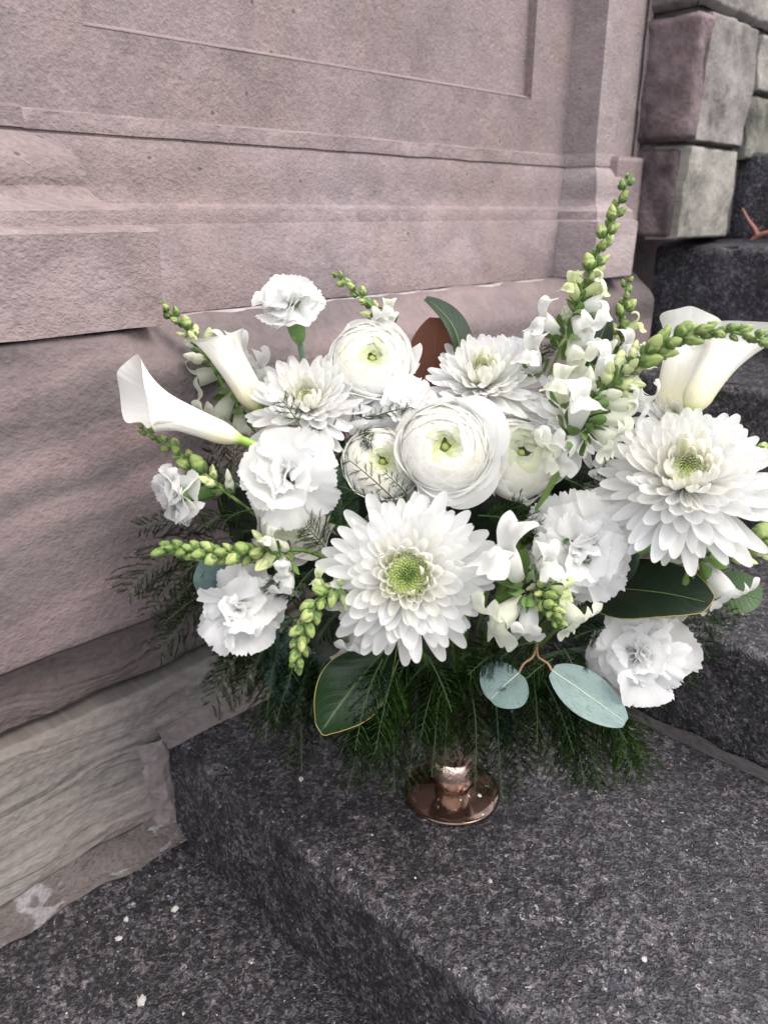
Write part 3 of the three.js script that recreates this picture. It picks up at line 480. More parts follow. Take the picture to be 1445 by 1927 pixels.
// ranunculus: many thin shells wrapped round a green eye
function ranunculus(label, p, R, n, o = {}) {
  const t = thing(o.name ?? 'ranunculus', label, 'flower', p, o.group ?? 'white ranunculus'), r = rng(o.seed ?? 9);
  t.quaternion.copy(facing(n, o.roll ?? 0));
  const K = Math.round((o.layers ?? 13) * 1.15), open = o.open ?? 0.2, flat_ = o.flat ?? 0.30;
  for (let k = 0; k < K; k++) { // every shell lies on the same bulb and stops short of the one inside it
    const f = (k + 0.6) / K, m = k < 2 ? 3 : k < K * 0.5 ? 4 : 5;
    for (let i = 0; i < m; i++) {
      const out = sstep(1 - open, 1, f) * (0.1 + 1.1 * r()), dk = clamp(lerp(0.055, 0.97, Math.pow(f, o.pf ?? 0.92)) + (r() - 0.5) * 0.045, 0.04, 0.985);
      const az = (i + 0.45 * r() + k * 0.382) / m * TAU, w = lerp(1.35, 0.84, Math.pow(f, 0.6)) * (0.9 + 0.25 * r()), s0 = lerp(0.90, 1.02, f) + 0.012 * r(), ph = r() * 6, wv = (o.wave ?? 0.03), tuck = 0.02 + 0.02 * r(), lift = lerp(0.036, 0.07, f) * (0.4 + 0.9 * r());
      const rim = Math.acos(dk), high = flat_ * 1.25;
      const g = sheet(16, 14, (a, b) => {
        const s = a * 2 - 1, len = 1 - lerp(0.02, 0.13, f) * s * s - lerp(0.03, 0.24, f) * Math.pow(s, 6), q = b * len, fi = lerp(-1.0, rim, 1 - Math.pow(1 - q, 1.25)), rs = s0 + tuck * s, e = Math.pow(b, 3.6);
        let d = Math.cos(fi) * rs, z = Math.sin(fi) * rs * (fi > 0 ? high : 0.6);
        z -= (o.dip ?? 0.20) * Math.exp(-Math.pow(d / 0.30, 2)); // the heart sits a little lower
        d += e * lift * (0.6 + 0.8 * dk) + e * out * 0.20; z += e * lift * (1.1 - 0.5 * dk) + e * out * 0.04;
        d += wv * e * Math.sin(s * 4 + ph) * (0.5 + out * 2); z += wv * e * Math.cos(s * 5 + ph * 2) * (0.6 + out);
        const A = az + s * w * lerp(0.5, 1, sstep(0, 0.7, b)) * lerp(1, 1.0, f);
        return [Math.cos(A) * d * R, Math.sin(A) * d * R, z * R];
      });
      const mt = k < 1 ? GREENISH[o.eye ?? 1] : k < 3 ? GREENISH[0] : f < 0.75 ? (r() < 0.7 ? CREAM[Math.floor(r() * 3)] : WHITE[2]) : (r() < 0.5 ? CREAM[2] : WHITE[Math.floor(r() * 3)]);
      mesh('petal', g, mt, t);
    }
  }
  const ez = 0.9 * flat_ * 1.25 - (o.dip ?? 0.20) + 0.012;
  const eye = mesh('eye', lathe([[0, ez * R], [0.04 * R, (ez + 0.005) * R], [0.08 * R, (ez - 0.015) * R], [0.11 * R, (ez - 0.09) * R], [0.3 * R, -0.1 * R], [0.58 * R, -0.42 * R], [0.3 * R, -0.6 * R]], 18).rotateX(Math.PI / 2), GREENISH[2], t);
  for (let i = 0; i < (o.guards ?? 0); i++) { // loose outer petals
    const az = (o.g0 ?? 0) + i * (o.gs ?? 1.1) + (r() - 0.5) * 0.3, L = R * (o.gl ?? 1.15) * (0.9 + 0.2 * r()), ph = r() * 6;
    const hw = (o.hw ?? 0.5) + 0.16 * r(), up = 0.26 + 0.16 * r(), dz = (i % 2 ? 0.05 : -0.03), g = sheet(18, 12, (a, b) => { const s = a * 2 - 1, d = L * (0.15 + 0.85 * b * (1 - 0.16 * s * s - 0.26 * Math.pow(s, 6))), A = s * hw * lerp(0.6, 1, b); return [Math.cos(az + A) * d, Math.sin(az + A) * d, R * (-0.34 + dz + up * Math.sin(b * 2.1) + 0.10 * s * s * b + 0.05 * Math.sin(s * 4 + ph) * b)]; });
    mesh('petal', g, r() < 0.5 ? WHITE[0] : CREAM[2], t);
  }
  stemInto(t, p, n, 0.0028, STEM, R * 0.5); return t;
}

// calla lily: one sheet rolled into a funnel, its far edge drawn out to a point
function calla(label, base, mouth, R, o = {}) {
  const t = thing('calla_lily', label, 'flower', base, 'white calla lilies'), y = mouth.clone().sub(base), L = y.length(); y.normalize();
  const fr = (o.front ?? V(0, 0, 1)).clone(); fr.addScaledVector(y, -fr.dot(y)).normalize(); // the lap of the spathe faces there
  const x = y.clone().cross(fr);
  t.quaternion.setFromRotationMatrix(basis(x, y, fr));
  const c = o.curve ?? 0, r0 = o.r0 ?? R * 0.2, over = o.over ?? 1.12, back = o.back ?? 1.28, frontL = o.frontL ?? 0.86, flare = o.flare ?? 0.55, roll = o.roll ?? 0.35, sq = o.squash ?? 1, seed = o.seed ?? 1;
  const prof = (q) => { const a = q < 0.22 ? lerp(0.0042, r0, Math.sin(clamp(q / 0.22) * Math.PI / 2)) : r0 + (R * 0.56 - r0) * Math.pow((q - 0.22) / 0.78, 1.25); return a; };
  const g = sheet(64, 40, (a, b) => {
    const s = a * 2 - 1, ang = s * Math.PI * over, k = 0.5 + 0.5 * Math.cos(clamp(Math.abs(s)) * Math.PI); // k = 1 at the back, 0 at the lap
    const top = lerp(frontL, back, Math.pow(k, o.kp ?? 1.3)) + (o.pt ?? 0.16) * Math.exp(-Math.pow(s / 0.12, 2)) + 0.02 * Math.sin(s * 7 + seed);
    const q = b * top, e = Math.max(0, q - 0.55 * Math.min(1, top)), ee = Math.max(0, b - 0.62) / 0.38;
    let rad = prof(Math.min(q, 1.02)) + R * flare * Math.pow(e, 1.6) * 1.3;
    rad *= 1 + 0.05 * s * (1 - 0.5 * k) * sstep(0.1, 0.4, b); // one edge lies over the other
    let h = q * L; const rl = roll * R * Math.pow(ee, 2.4) * (o.rollBack !== undefined ? lerp(1, o.rollBack, k) : 1);
    rad += rl * 1.1; h -= rl * 0.55 * (0.5 + k);
    rad += R * (0.035 * Math.sin(s * 9 + seed * 2) + (o.corner ?? 0.05) * Math.cos(3 * ang + seed * 1.7)) * ee * ee;
    const bx = c * q * q * L;
    return [Math.sin(ang) * rad * sq + (o.cx ?? 0) * q * q * L, h, -Math.cos(ang) * rad + bx, a * 1.6, b];
  });
  // yellowish flush at the throat of the tube is pigment: it fades to white up the funnel
  const w = 8, hgt = 64, px_ = new Uint8Array(w * hgt * 4); for (let j = 0; j < hgt; j++) for (let i = 0; i < w; i++) { const v = j / (hgt - 1), kk = (j * w + i) * 4, f1 = sstep(0.10, 0.0, v), f2 = sstep(0.6, 0.05, v); const A = [lerp(lerp(0.86, 0.84, f2), 0.42, f1), lerp(lerp(0.855, 0.80, f2), 0.56, f1), lerp(lerp(0.80, 0.55, f2), 0.13, f1)]; px_[kk] = enc(A[0]); px_[kk + 1] = enc(A[1]); px_[kk + 2] = enc(A[2]); px_[kk + 3] = 255; }
  const ct = calla.tex ??= (() => { const d = new THREE.DataTexture(px_, w, hgt); d.magFilter = d.minFilter = THREE.LinearFilter; d.colorSpace = THREE.SRGBColorSpace; d.needsUpdate = true; return d; })();
  const cm = calla.mat ??= new THREE.MeshPhysicalMaterial({ map: ct, roughness: 0.55, specularIntensity: 0.7, transmission: 0.3, thickness: 0, bumpMap: veinTex, bumpScale: 0.0008, side: THREE.DoubleSide });
  mesh('spathe', g, cm, t);
  mesh('spadix', tube([V(0, 0.1 * L, 0), V(0, 0.3 * L, c * 0.1 * L), V((o.cx ?? 0) * 0.3 * L, 0.58 * L, c * 0.34 * L)], 0.0042, 0.003, 10, 10), leafy(0.75, 0.68, 0.25), t);
  const q = t.quaternion.clone().invert(), into = [V(0, 0.02 * L, 0), V(0, -0.022, 0)];
  const a = base.clone().addScaledVector(y, -0.03), mid = MOUTH.clone().lerp(a, 0.5), e = MOUTH.clone().add(V((a.x - VX) * 0.1, -0.05, (a.z - VZ) * 0.1));
  mesh('stem', tube([...into, ...[a, mid, e].map((v) => v.clone().sub(base).applyQuaternion(q))], 0.0042, 0.0052, 24, 9), o.stemM ?? leafy(0.24, 0.38, 0.06, 0.4, 0), t);
  return t;
}

// snapdragon: a stem with florets below and closing buds towards the tip
const BUDG = (() => { // closed buds, one unit long along +y, with a folded lip
  const mk = (fat, lip, seed) => sheet(34, 22, (a, b) => { const A = a * TAU, t = b, pr = Math.pow(clamp(Math.sin(Math.PI * Math.pow(clamp(t * 0.985 + 0.015), 0.82))), 0.66); let r = fat * 0.5 * pr; const top = sstep(0.42, 0.62, t); r *= 1 - lip * 0.22 * Math.exp(-Math.pow((t - 0.56 - 0.10 * Math.cos(A + seed)) / 0.07, 2)); r *= 1 + 0.16 * lip * top * Math.cos(2 * A) - 0.34 * top * Math.exp(-Math.pow(Math.sin((A - 0.6 - t) / 2) / 0.17, 2)) - 0.26 * top * Math.exp(-Math.pow(Math.sin((A - 3.3 + t) / 2) / 0.15, 2)) + 0.14 * top * Math.exp(-Math.pow(Math.sin((A - 1.9) / 2) / 0.3, 2)); r *= 1 + 0.03 * Math.sin(5 * A) * sstep(0, 0.4, t); return [Math.cos(A) * r + 0.10 * t * t, t, Math.sin(A) * r * 0.92]; });
  return [mk(0.74, 0.5, 1), mk(0.58, 1.0, 2), mk(0.50, 1.2, 3), mk(0.82, 0.35, 4)];
})();
const SEPALG = [0, 1].map((k) => { const l = []; for (let i = 0; i < 5; i++) { const g = strapPetal({ W: k ? 0.62 : 0.66, bend: k ? 0.7 : 1.0, tip: k ? -0.3 : 0.2, cup: 0.7, keel: 0.08, blunt: 0.8, seed: 71 + i + k * 9 }); const q = place(new THREE.Object3D(), i / 5 * TAU + k, k ? 0.72 : 0.62, k ? 0.15 : 0.2, -0.05, k ? 0.42 : 0.62); l.push(g.applyMatrix4(q.matrix)); } const g = mergeGeometries(l); g.applyMatrix4(new THREE.Matrix4().makeRotationX(-Math.PI / 2)); return g; });
function floretG(seed) { // open snapdragon floret, one unit long along +y; upper lip towards +z
  const r = rng(seed), q1 = r() * 6, q2 = r() * 6, fl = 0.8 + 0.4 * r();
  const tubeG = sheet(20, 12, (a, b) => { const A = a * TAU, t = b, rad = lerp(0.12, 0.20, sstep(0, 0.8, t)) * (t < 0.06 ? 0.4 + 10 * t : 1) * (1 + 0.14 * Math.max(0, -Math.sin(A)) * sstep(0.5, 0.9, t) + 0.03 * Math.sin(5 * A)); return [Math.cos(A) * rad, t * 0.66, Math.sin(A) * rad * 0.95]; });
  const curve = (pts) => new THREE.CatmullRomCurve3(pts.map((p) => V(0, p[0], p[1])));
  const cl = curve([[0.58, -0.02], [0.70, 0.02], [0.80, -0.06], [0.80, -0.20], [0.74, -0.32], [0.74, -0.44 * fl], [0.80, -0.54 * fl]]);
  const lower = sheet(24, 18, (a, b) => { const s = a * 2 - 1, lobes = b > 0.6 ? 1 - 0.20 * (b - 0.6) / 0.4 * (1 - Math.abs(Math.cos(s * 4.4))) : 1, p = cl.getPoint(b * lobes), w = lerp(0.17, b < 0.5 ? 0.20 : 0.36, sstep(0, 1, b)), furrow = Math.exp(-Math.pow(s / 0.2, 2)) * 0.07 * Math.sin(Math.PI * clamp(b / 0.55)), wrap = s * s * lerp(0.16, 0.06, b); return [s * w, p.y - wrap - furrow + 0.03 * Math.sin(s * 6 + q1) * b * b, p.z + wrap * 0.6 + 0.04 * Math.sin(s * 5 + q2) * b * b]; });
  const cu = curve([[0.55, 0.17], [0.70, 0.20], [0.82, 0.27], [0.86, 0.40], [0.80, 0.52 * fl], [0.70, 0.56 * fl]]);
  const upper = sheet(20, 14, (a, b) => { const s = a * 2 - 1, notch = 1 - 0.30 * Math.exp(-Math.pow(s / 0.22, 2)) * b * b - 0.16 * s * s * s * s * b, p = cu.getPoint(b * notch), w = lerp(0.15, 0.30, sstep(0, 0.9, b)), wrap = s * s * lerp(0.15, -0.02, b); return [s * w, p.y + 0.02 * Math.sin(s * 7 + q2) * b, p.z - wrap + 0.05 * Math.sin(s * 4 + q1) * b * b]; });
  return mergeGeometries([tubeG, lower, upper]);
}
const FLORETS = [1, 2, 3, 4].map(floretG);
function snapdragon(label, pts, o = {}) {
  const base = pts[0], t = thing('snapdragon', label, 'flower', base, 'white snapdragons with green bud tips'), r = rng(o.seed ?? 1);
  const l = pts.map((p) => p.clone().sub(base)), c = new THREE.CatmullRomCurve3(l);
  const down = [MOUTH.clone().add(V((base.x - VX) * 0.1, -0.05, (base.z - VZ) * 0.1)), MOUTH.clone().lerp(base, 0.55).add(V(0, o.sag ?? 0.0, 0))].map((p) => p.sub(base));
  mesh('stem', tube([...down, ...l], o.rs ?? 0.0034, 0.0011, 50, 8), o.stemM ?? STEM, t);
  const fr = c.computeFrenetFrames(100, false), N = o.n ?? 22, S = (o.size ?? 0.022) * 0.86;
  for (let i = 0; i < N; i++) {
    const f = (i + 0.5) / N, u = lerp(o.u0 ?? 0.02, 0.985, Math.pow(f, o.pw ?? 0.85)), k = Math.round(u * 100), p = c.getPointAt(u), tg = c.getTangentAt(u);
    const A = i * 2.39996 + (o.phase ?? 0), rad = fr.normals[k].clone().multiplyScalar(Math.cos(A)).addScaledVector(fr.binormals[k], Math.sin(A));
    const open = f < (o.open ?? 0), big = f < (o.big ?? 0.3);
    const el = open ? 0.35 : lerp(0.75, 1.15, f), dir = rad.clone().multiplyScalar(Math.cos(el)).addScaledVector(tg, Math.sin(el)).normalize();
    if (open) dir.y -= 0.2, dir.normalize();
    const z = UP.clone().addScaledVector(dir, -UP.dot(dir)).normalize(), x = dir.clone().cross(z);
    const size = open ? S * (o.fs ?? 1.5) * (0.9 + 0.2 * r()) : S * lerp(big ? 1.12 : 0.95, (o.tipS ?? 0.3) * 0.8, Math.pow(f, 0.9)) * (0.74 + 0.48 * r());
    const g = open ? FLORETS[Math.floor(r() * 4)] : big ? BUDG[1 + Math.floor(r() * 2)] : BUDG[r() < 0.5 ? 0 : 3];
    const m = open ? SNAPW[r() < 0.7 ? 0 : 1] : big ? (f < ((o.open ?? 0) + (o.big ?? 0.3)) / 2 ? SNAPW[1 + Math.floor(r() * 2)] : BUD[3]) : BUD[f > 0.75 ? (r() < 0.5 ? 2 : 0) : Math.floor(r() * 2)];
    const e = mesh(open ? 'floret' : 'bud', g, m, t);
    e.matrix.copy(basis(x, dir, z, p.clone().addScaledVector(rad, 0.002))); if (!open) e.matrix.multiply(new THREE.Matrix4().makeRotationY(r() * TAU)); const bw = open ? 1 : 0.82 + 0.28 * r(); e.matrix.scale(V(size * bw, size * (open ? 1 : 0.92 + 0.35 * r()), size * bw)); e.matrix.decompose(e.position, e.quaternion, e.scale);
    const s = mesh('calyx', SEPALG[open || big ? 1 : 0], r() < 0.3 ? BUD[2] : SEPAL, e);
  }
  for (const [q, d, size, green] of o.extra ?? []) { // florets that hang where the photograph shows them: place, direction
    const e = mesh('floret', FLORETS[Math.floor(r() * 4)], green ? SNAPW[r() < 0.6 ? 2 : 1] : SNAPW[r() < 0.75 ? 0 : 1], t), dir = d.clone().normalize(), z = UP.clone().addScaledVector(dir, -UP.dot(dir)).normalize(), x = dir.clone().cross(z);
    e.matrix.copy(basis(x, dir, z, q.clone().sub(base))); e.matrix.scale(green ? V(size * 0.78, size * 0.95, size * 0.72) : V(size, size, size)); e.matrix.decompose(e.position, e.quaternion, e.scale);
    mesh('calyx', SEPALG[1], SEPAL, e);
  }
  return t;
}

// a leaf blade: base, tip, how far its middle bows along n, half width; top and underside are two skins
function leaf(name, label, cat, b, tip, o = {}) {
  const t = thing(name, label, cat, b, o.group), n = (o.n ?? toEye(b)).clone(), L = tip.clone().sub(b), len = L.length(), W = o.w ?? len * 0.25;
  const ctrl = L.clone().multiplyScalar(0.5).addScaledVector(n, (o.bow ?? 0.1) * len).addScaledVector(L.clone().cross(n).normalize(), (o.side ?? 0) * len);
  const cur = new THREE.QuadraticBezierCurve3(V(0, 0, 0), ctrl, L.clone());
  const shape = (q) => Math.pow(Math.sin(Math.PI * Math.pow(clamp(q * 0.97 + 0.03 * (1 - q)), o.peak ?? 0.8)), o.blunt ?? 0.8);
  const at = (a, q, d) => {
    const s = a * 2 - 1, p = cur.getPoint(q), tg = cur.getTangent(q), side = tg.clone().cross(n).normalize(), up = side.clone().cross(tg).normalize();
    const hw = W * shape(q), wv = (o.wave ?? 0.08) * W * Math.sin(q * (o.waves ?? 9) + (s > 0 ? 1.3 : 0) + (o.ph ?? 0)) * s * s;
    const lift = (o.fold ?? 0.25) * hw * Math.abs(s) + wv - (o.roll ?? 0) * hw * s * s * s * s;
    p.addScaledVector(side, s * hw * (o.narrow ?? 1)).addScaledVector(up, lift + d + 0.012 * W * Math.cos(q * 60 - Math.abs(s) * 16) * (o.ribs ?? 0.4)); return p.toArray();
  };
  mesh('blade', sheet(24, 40, (a, q) => at(a, q, 0)), o.m, t);
  if (o.under) mesh('underside', sheet(24, 40, (a, q) => at(a, q, -0.0006)), o.under, t);
  if (o.edge) { const pts = []; for (let i = 0; i <= 30; i++) pts.push(V(...at(0, i / 30, 0))); for (let i = 29; i >= 0; i--) pts.push(V(...at(1, i / 30, 0))); mesh('leaf_margin', tube(pts, 0.00034, 0.00034, 120, 5), o.edge, t); }
  if (o.rib) { const pts = []; for (let i = 0; i <= 12; i++) pts.push(V(...at(0.5, i / 12 * 0.95, o.ribUp ?? 0.0003))); mesh('midrib', tube(pts, (o.ribR ?? 0.0009), 0.0003, 24, 5), o.rib, t); }
  if (o.stalk) mesh('leaf_stalk', tube(o.stalk.map((p) => p.clone().sub(b)), 0.0011, 0.0014, 16, 6), o.stalkM ?? STEM, t);
  return t;
}

// a plumosus frond: a fine stem, side branches, and needles on every branch
function frond(label, group, a, b, o = {}) {
  const t = thing('fern_frond', label, 'fern', a, group), r = rng(o.seed ?? 1), E = b.clone().sub(a), len = E.length();
  const ctrl = E.clone().multiplyScalar(0.5).add(V(0, (o.arch ?? 0.22) * len, 0)).addScaledVector(RT, (r() - 0.5) * 0.15 * len), cur = new THREE.QuadraticBezierCurve3(V(0, 0, 0), ctrl, E);
  const pos = [], nor = [], col = []; let tint = [1, 1, 1]; let wide = (o.wide ?? 0.24) * len + 0.006;
  const up0 = (o.flat ?? toEye(a)).clone();
  function needle(p, d, l, w) { // a three-sided spike
    const s = Math.abs(d.y) < 0.9 ? V(d.z, 0, -d.x).normalize() : V(1, 0, 0), q = s.clone().cross(d).normalize(), e = p.clone().addScaledVector(d, l);
    const c = [0, 1, 2].map((i) => p.clone().addScaledVector(d, l * 0.08).addScaledVector(s, w * Math.cos(i * TAU / 3)).addScaledVector(q, w * Math.sin(i * TAU / 3)));
    for (let i = 0; i < 3; i++) { const u = c[i], v = c[(i + 1) % 3], n = u.clone().add(v).multiplyScalar(0.5).sub(p).addScaledVector(d, -l * 0.08).normalize(); for (const k of [u, v, e]) { pos.push(k.x, k.y, k.z); nor.push(n.x, n.y, n.z); col.push(...tint); } }
  }
  const stems = [tube([0, 0.33, 0.66, 1].map((u) => cur.getPoint(u)), 0.0008, 0.0003, 20, 5)];
  const NB = Math.round((o.branches ?? 0.30) * 1000 * len * 0.7) + 8, droop = o.droop ?? 0.35;
  for (let i = 0; i < NB; i++) {
    const f = (i + r()) / NB, u = lerp(o.bare ?? 0.12, 0.99, f), p = cur.getPoint(u), tg = cur.getTangent(u), side = tg.clone().cross(up0).normalize().multiplyScalar(i % 2 ? 1 : -1), out = up0.clone().multiplyScalar((r() - 0.5) * 1.7);
    const d0 = side.clone().add(out).addScaledVector(tg, 0.75).normalize(), bl = wide * Math.pow(Math.sin(Math.PI * clamp(0.12 + 0.80 * u)), 0.8) * (0.5 + 0.9 * r());
    const yl = r() < 0.27 ? 1 : 0, tv = 0.6 + 0.7 * r(); tint = [tv * (1 + 0.7 * yl), tv * (1 + 0.35 * yl), tv * (1 - 0.2 * yl)];
    const n = Math.max(3, Math.round(bl / 0.0015)); let q = p.clone(), d = d0.clone();
    const bp = [q.clone()];
    for (let k = 0; k < n; k++) {
      d.y -= droop * 0.05; d.x += (r() - 0.5) * 0.13; d.y += (r() - 0.5) * 0.13; d.z += (r() - 0.5) * 0.13; d.addScaledVector(tg, 0.03).normalize(); q = q.clone().addScaledVector(d, bl / n);
      if (k % 3 === 2 || k === n - 1) bp.push(q.clone());
      const nl = (o.needle ?? 0.0068) * (0.7 + 0.6 * r()) * lerp(1, 0.65, k / n);
      for (let m = 0; m < 3; m++) { const A = r() * TAU, s = V(Math.cos(A), Math.sin(A), Math.sin(A * 1.7)).cross(d).normalize(); needle(q, s.multiplyScalar(0.62).addScaledVector(d, 0.78).normalize(), nl, o.thick ?? 0.00024); }
    }
    if (bp.length > 1) stems.push(tube(bp, 0.00032, 0.0002, Math.max(3, bp.length), 4));
  }
  const g = new THREE.BufferGeometry(); g.setAttribute('position', new THREE.Float32BufferAttribute(pos, 3)); g.setAttribute('normal', new THREE.Float32BufferAttribute(nor, 3)); g.setAttribute('color', new THREE.Float32BufferAttribute(col, 3));
  mesh('frond_stem', mergeGeometries(stems), FERNSTEM, t);
  const k = mesh('needles', g, FERN[o.tone ?? Math.floor(r() * 3)], t); k.userData.kind = 'stuff';
  return t;
}

// ---------------------------------------------------------------- the arrangement
const at = (u, v, fw) => P(u, v, fw);
{ // chrysanthemums
  let p = at(766, 1083, 0.585); mum('large white chrysanthemum facing straight out at the lower centre, green eye', p, px(1083, 0.585, 172), face(p, 0, 0.04), { seed: 5, n: 170, e1: -0.06, e0: 1.0, ir: 0.30, ni: 150 });
  p = at(1288, 905, 0.60); mum('large white chrysanthemum at the right, tilted up with a cupped yellow green centre', p, px(905, 0.60, 186), face(p, 0.02, 0.75), { seed: 8, n: 170, e0: 1.2, e1: -0.18, ir: 0.24, pale: 1, cupped: 0.3, ni: 90 });
  p = at(908, 722, 0.725); mum('white chrysanthemum at the top centre in front of the brown leaf, seen from its side', p, px(722, 0.725, 122), face(p, 0.05, 1.15), { seed: 12, n: 130, e0: 1.3, e1: 0.0, ir: 0.24, pale: 1, cupped: 0.3, ni: 70 });
  p = at(580, 765, 0.70); mum('white chrysanthemum at the upper left beside the calla lily tubes', p, px(765, 0.70, 134), face(p, -0.12, 0.95), { seed: 17, n: 120, e0: 1.3, e1: 0.02, ir: 0.16, pale: 1, ni: 30 });
  p = at(1080, 788, 0.69); mum('white chrysanthemum half hidden behind the snapdragon florets right of centre', p, px(790, 0.70, 112), face(p, 0.1, 0.9), { seed: 23, n: 110, e0: 1.2, e1: -0.05, ir: 0.2, pale: 1, ni: 40 });
  p = at(1262, 790, 0.68); mum('white chrysanthemum mostly hidden behind the large right one, under the calla lilies', p, px(790, 0.68, 74), face(p, 0.3, 1.0), { seed: 29, n: 80, e0: 1.2, e1: -0.05, ir: 0.2, pale: 1, ni: 30 });
}
{ // ranunculus and two soft double flowers
  let p = at(700, 678, 0.725); ranunculus('white ranunculus at the top centre left with a small green eye', p, px(678, 0.725, 71), face(p, 0.08, 0.55), { seed: 3, guards: 3, g0: 3.2, gs: 0.7, gl: 1.3 });
  p = at(838, 842, 0.655); ranunculus('largest white ranunculus in the middle, wide open with a green eye', p, px(842, 0.655, 81), face(p, 0.0, 0.16), { seed: 4, layers: 14, guards: 4, g0: -1.7, gs: 0.66, gl: 1.42, hw: 0.72, open: 0.22 });
  p = at(718, 872, 0.668); ranunculus('smaller cream white ranunculus left of the largest, behind thin fern sprigs', p, px(872, 0.668, 68), face(p, 0.12, 0.3), { seed: 6, layers: 12, flat: 0.36 });
  p = at(968, 862, 0.68); ranunculus('cream white rose shaped bloom tucked behind the right side of the largest ranunculus', p, px(866, 0.68, 80), face(p, 0.55, 0.5), { seed: 7, layers: 8, flat: 0.5, wave: 0.05, open: 0.4, eye: 0, guards: 3, g0: -0.9, gs: 0.9, gl: 1.1 });
  p = at(552, 978, 0.645); ranunculus('ruffled white bloom peeking out beneath the large left carnation', p, px(978, 0.645, 62), face(p, 0.05, -0.15), { seed: 10, layers: 8, flat: 0.3, wave: 0.06, open: 0.5, eye: 0 });
  p = at(1250, 1118, 0.63); ranunculus('white double bloom hanging under the large dark leaf at the right', p, px(1118, 0.63, 54), face(p, 0.2, -0.5), { name: 'lisianthus', group: 'loose white blooms low on the right', seed: 13, layers: 5, flat: 0.3, wave: 0.10, open: 0.8, eye: 0, guards: 4, g0: -1.8, gs: 1.0, gl: 1.3 });
  p = at(1296, 1008, 0.645); ranunculus('white bloom with smooth broad petals under the large right chrysanthemum', p, px(1008, 0.645, 50), face(p, -0.1, -0.3), { name: 'lisianthus', group: 'loose white blooms low on the right', seed: 14, layers: 5, flat: 0.3, wave: 0.06, open: 0.7, eye: 0, guards: 4, g0: 3.4, gs: 0.8, gl: 1.3 });
}
{ // carnations
  const nC1 = at(545, 545, 0.72).sub(at(566, 640, 0.735)).normalize();
  let p = at(548, 572, 0.725); carnation('white carnation standing alone at the top left, seen from the side with its green calyx', p, px(572, 0.725, 66), nC1.addScaledVector(toEye(p), 0.02).normalize(), { seed: 2, calyx: px(572, 0.725, 72), cr: px(572, 0.725, 21), lift: 0.12, rings: [[5, 1.2, 0.75, 0.02], [6, 0.9, 0.9, 0.0], [6, 0.6, 1.0, 0], [7, 0.32, 1.06, 0], [6, 0.1, 1.06, 0]] });
  p = at(536, 890, 0.615); carnation('large white carnation left of centre with a frilled open face', p, px(890, 0.615, 92), face(p, 0.0, 0.22), { seed: 4, wild: 0.9, rings: [[3, 1.1, 0.6, 0.02], [5, 0.72, 0.86, 0.0], [6, 0.36, 1.02, -0.06], [7, 0.04, 1.10, -0.15]] });
  p = at(336, 930, 0.655); carnation('small white carnation at the far left turned sideways towards the wall', p, px(930, 0.655, 68), D(-0.85, 0.06, 0.52), { seed: 6, calyx: px(930, 0.655, 70), cr: px(930, 0.655, 22), rings: [[5, 1.15, 0.7, 0.02], [6, 0.85, 0.85, 0.0], [7, 0.5, 0.98, -0.02], [7, 0.15, 1.0, -0.05]] });
  p = at(450, 1146, 0.59); carnation('white carnation at the lower left above the hanging fern', p, px(1146, 0.59, 82), face(p, -0.05, 0.05), { seed: 9, wild: 0.9, rings: [[3, 1.1, 0.6, 0.02], [5, 0.75, 0.84, 0.0], [6, 0.4, 1.0, -0.06], [7, 0.04, 1.06, -0.15]] });
  p = at(1090, 1032, 0.60); carnation('white carnation with broad smooth petals right of the central chrysanthemum', p, px(1032, 0.60, 104), face(p, 0.05, 0.1), { seed: 11, rings: [[3, 1.15, 0.5, 0.02], [5, 0.75, 0.75, 0.0], [6, 0.4, 0.95, -0.06], [7, 0.12, 1.04, -0.14], [7, -0.12, 1.02, -0.2]] });
  p = at(1204, 1232, 0.595); carnation('white carnation at the lower right drooping above the step', p, px(1232, 0.595, 90), face(p, 0.22, -0.12), { seed: 16, wild: 0.8, rings: [[5, 1.15, 0.66, 0.02], [7, 0.8, 0.86, 0.0], [8, 0.45, 1.0, -0.06], [8, 0.05, 1.06, -0.16]] });
  p = at(762, 770, 0.695); carnation('white carnation sunk between the ranunculus at the top centre', p, px(768, 0.70, 76), face(p, -0.05, 0.7), { seed: 18 });
  p = at(950, 682, 0.765); carnation('frilly white carnation hidden behind the top centre chrysanthemum', p, px(682, 0.765, 62), face(p, 0.1, 1.1), { seed: 20 });
}
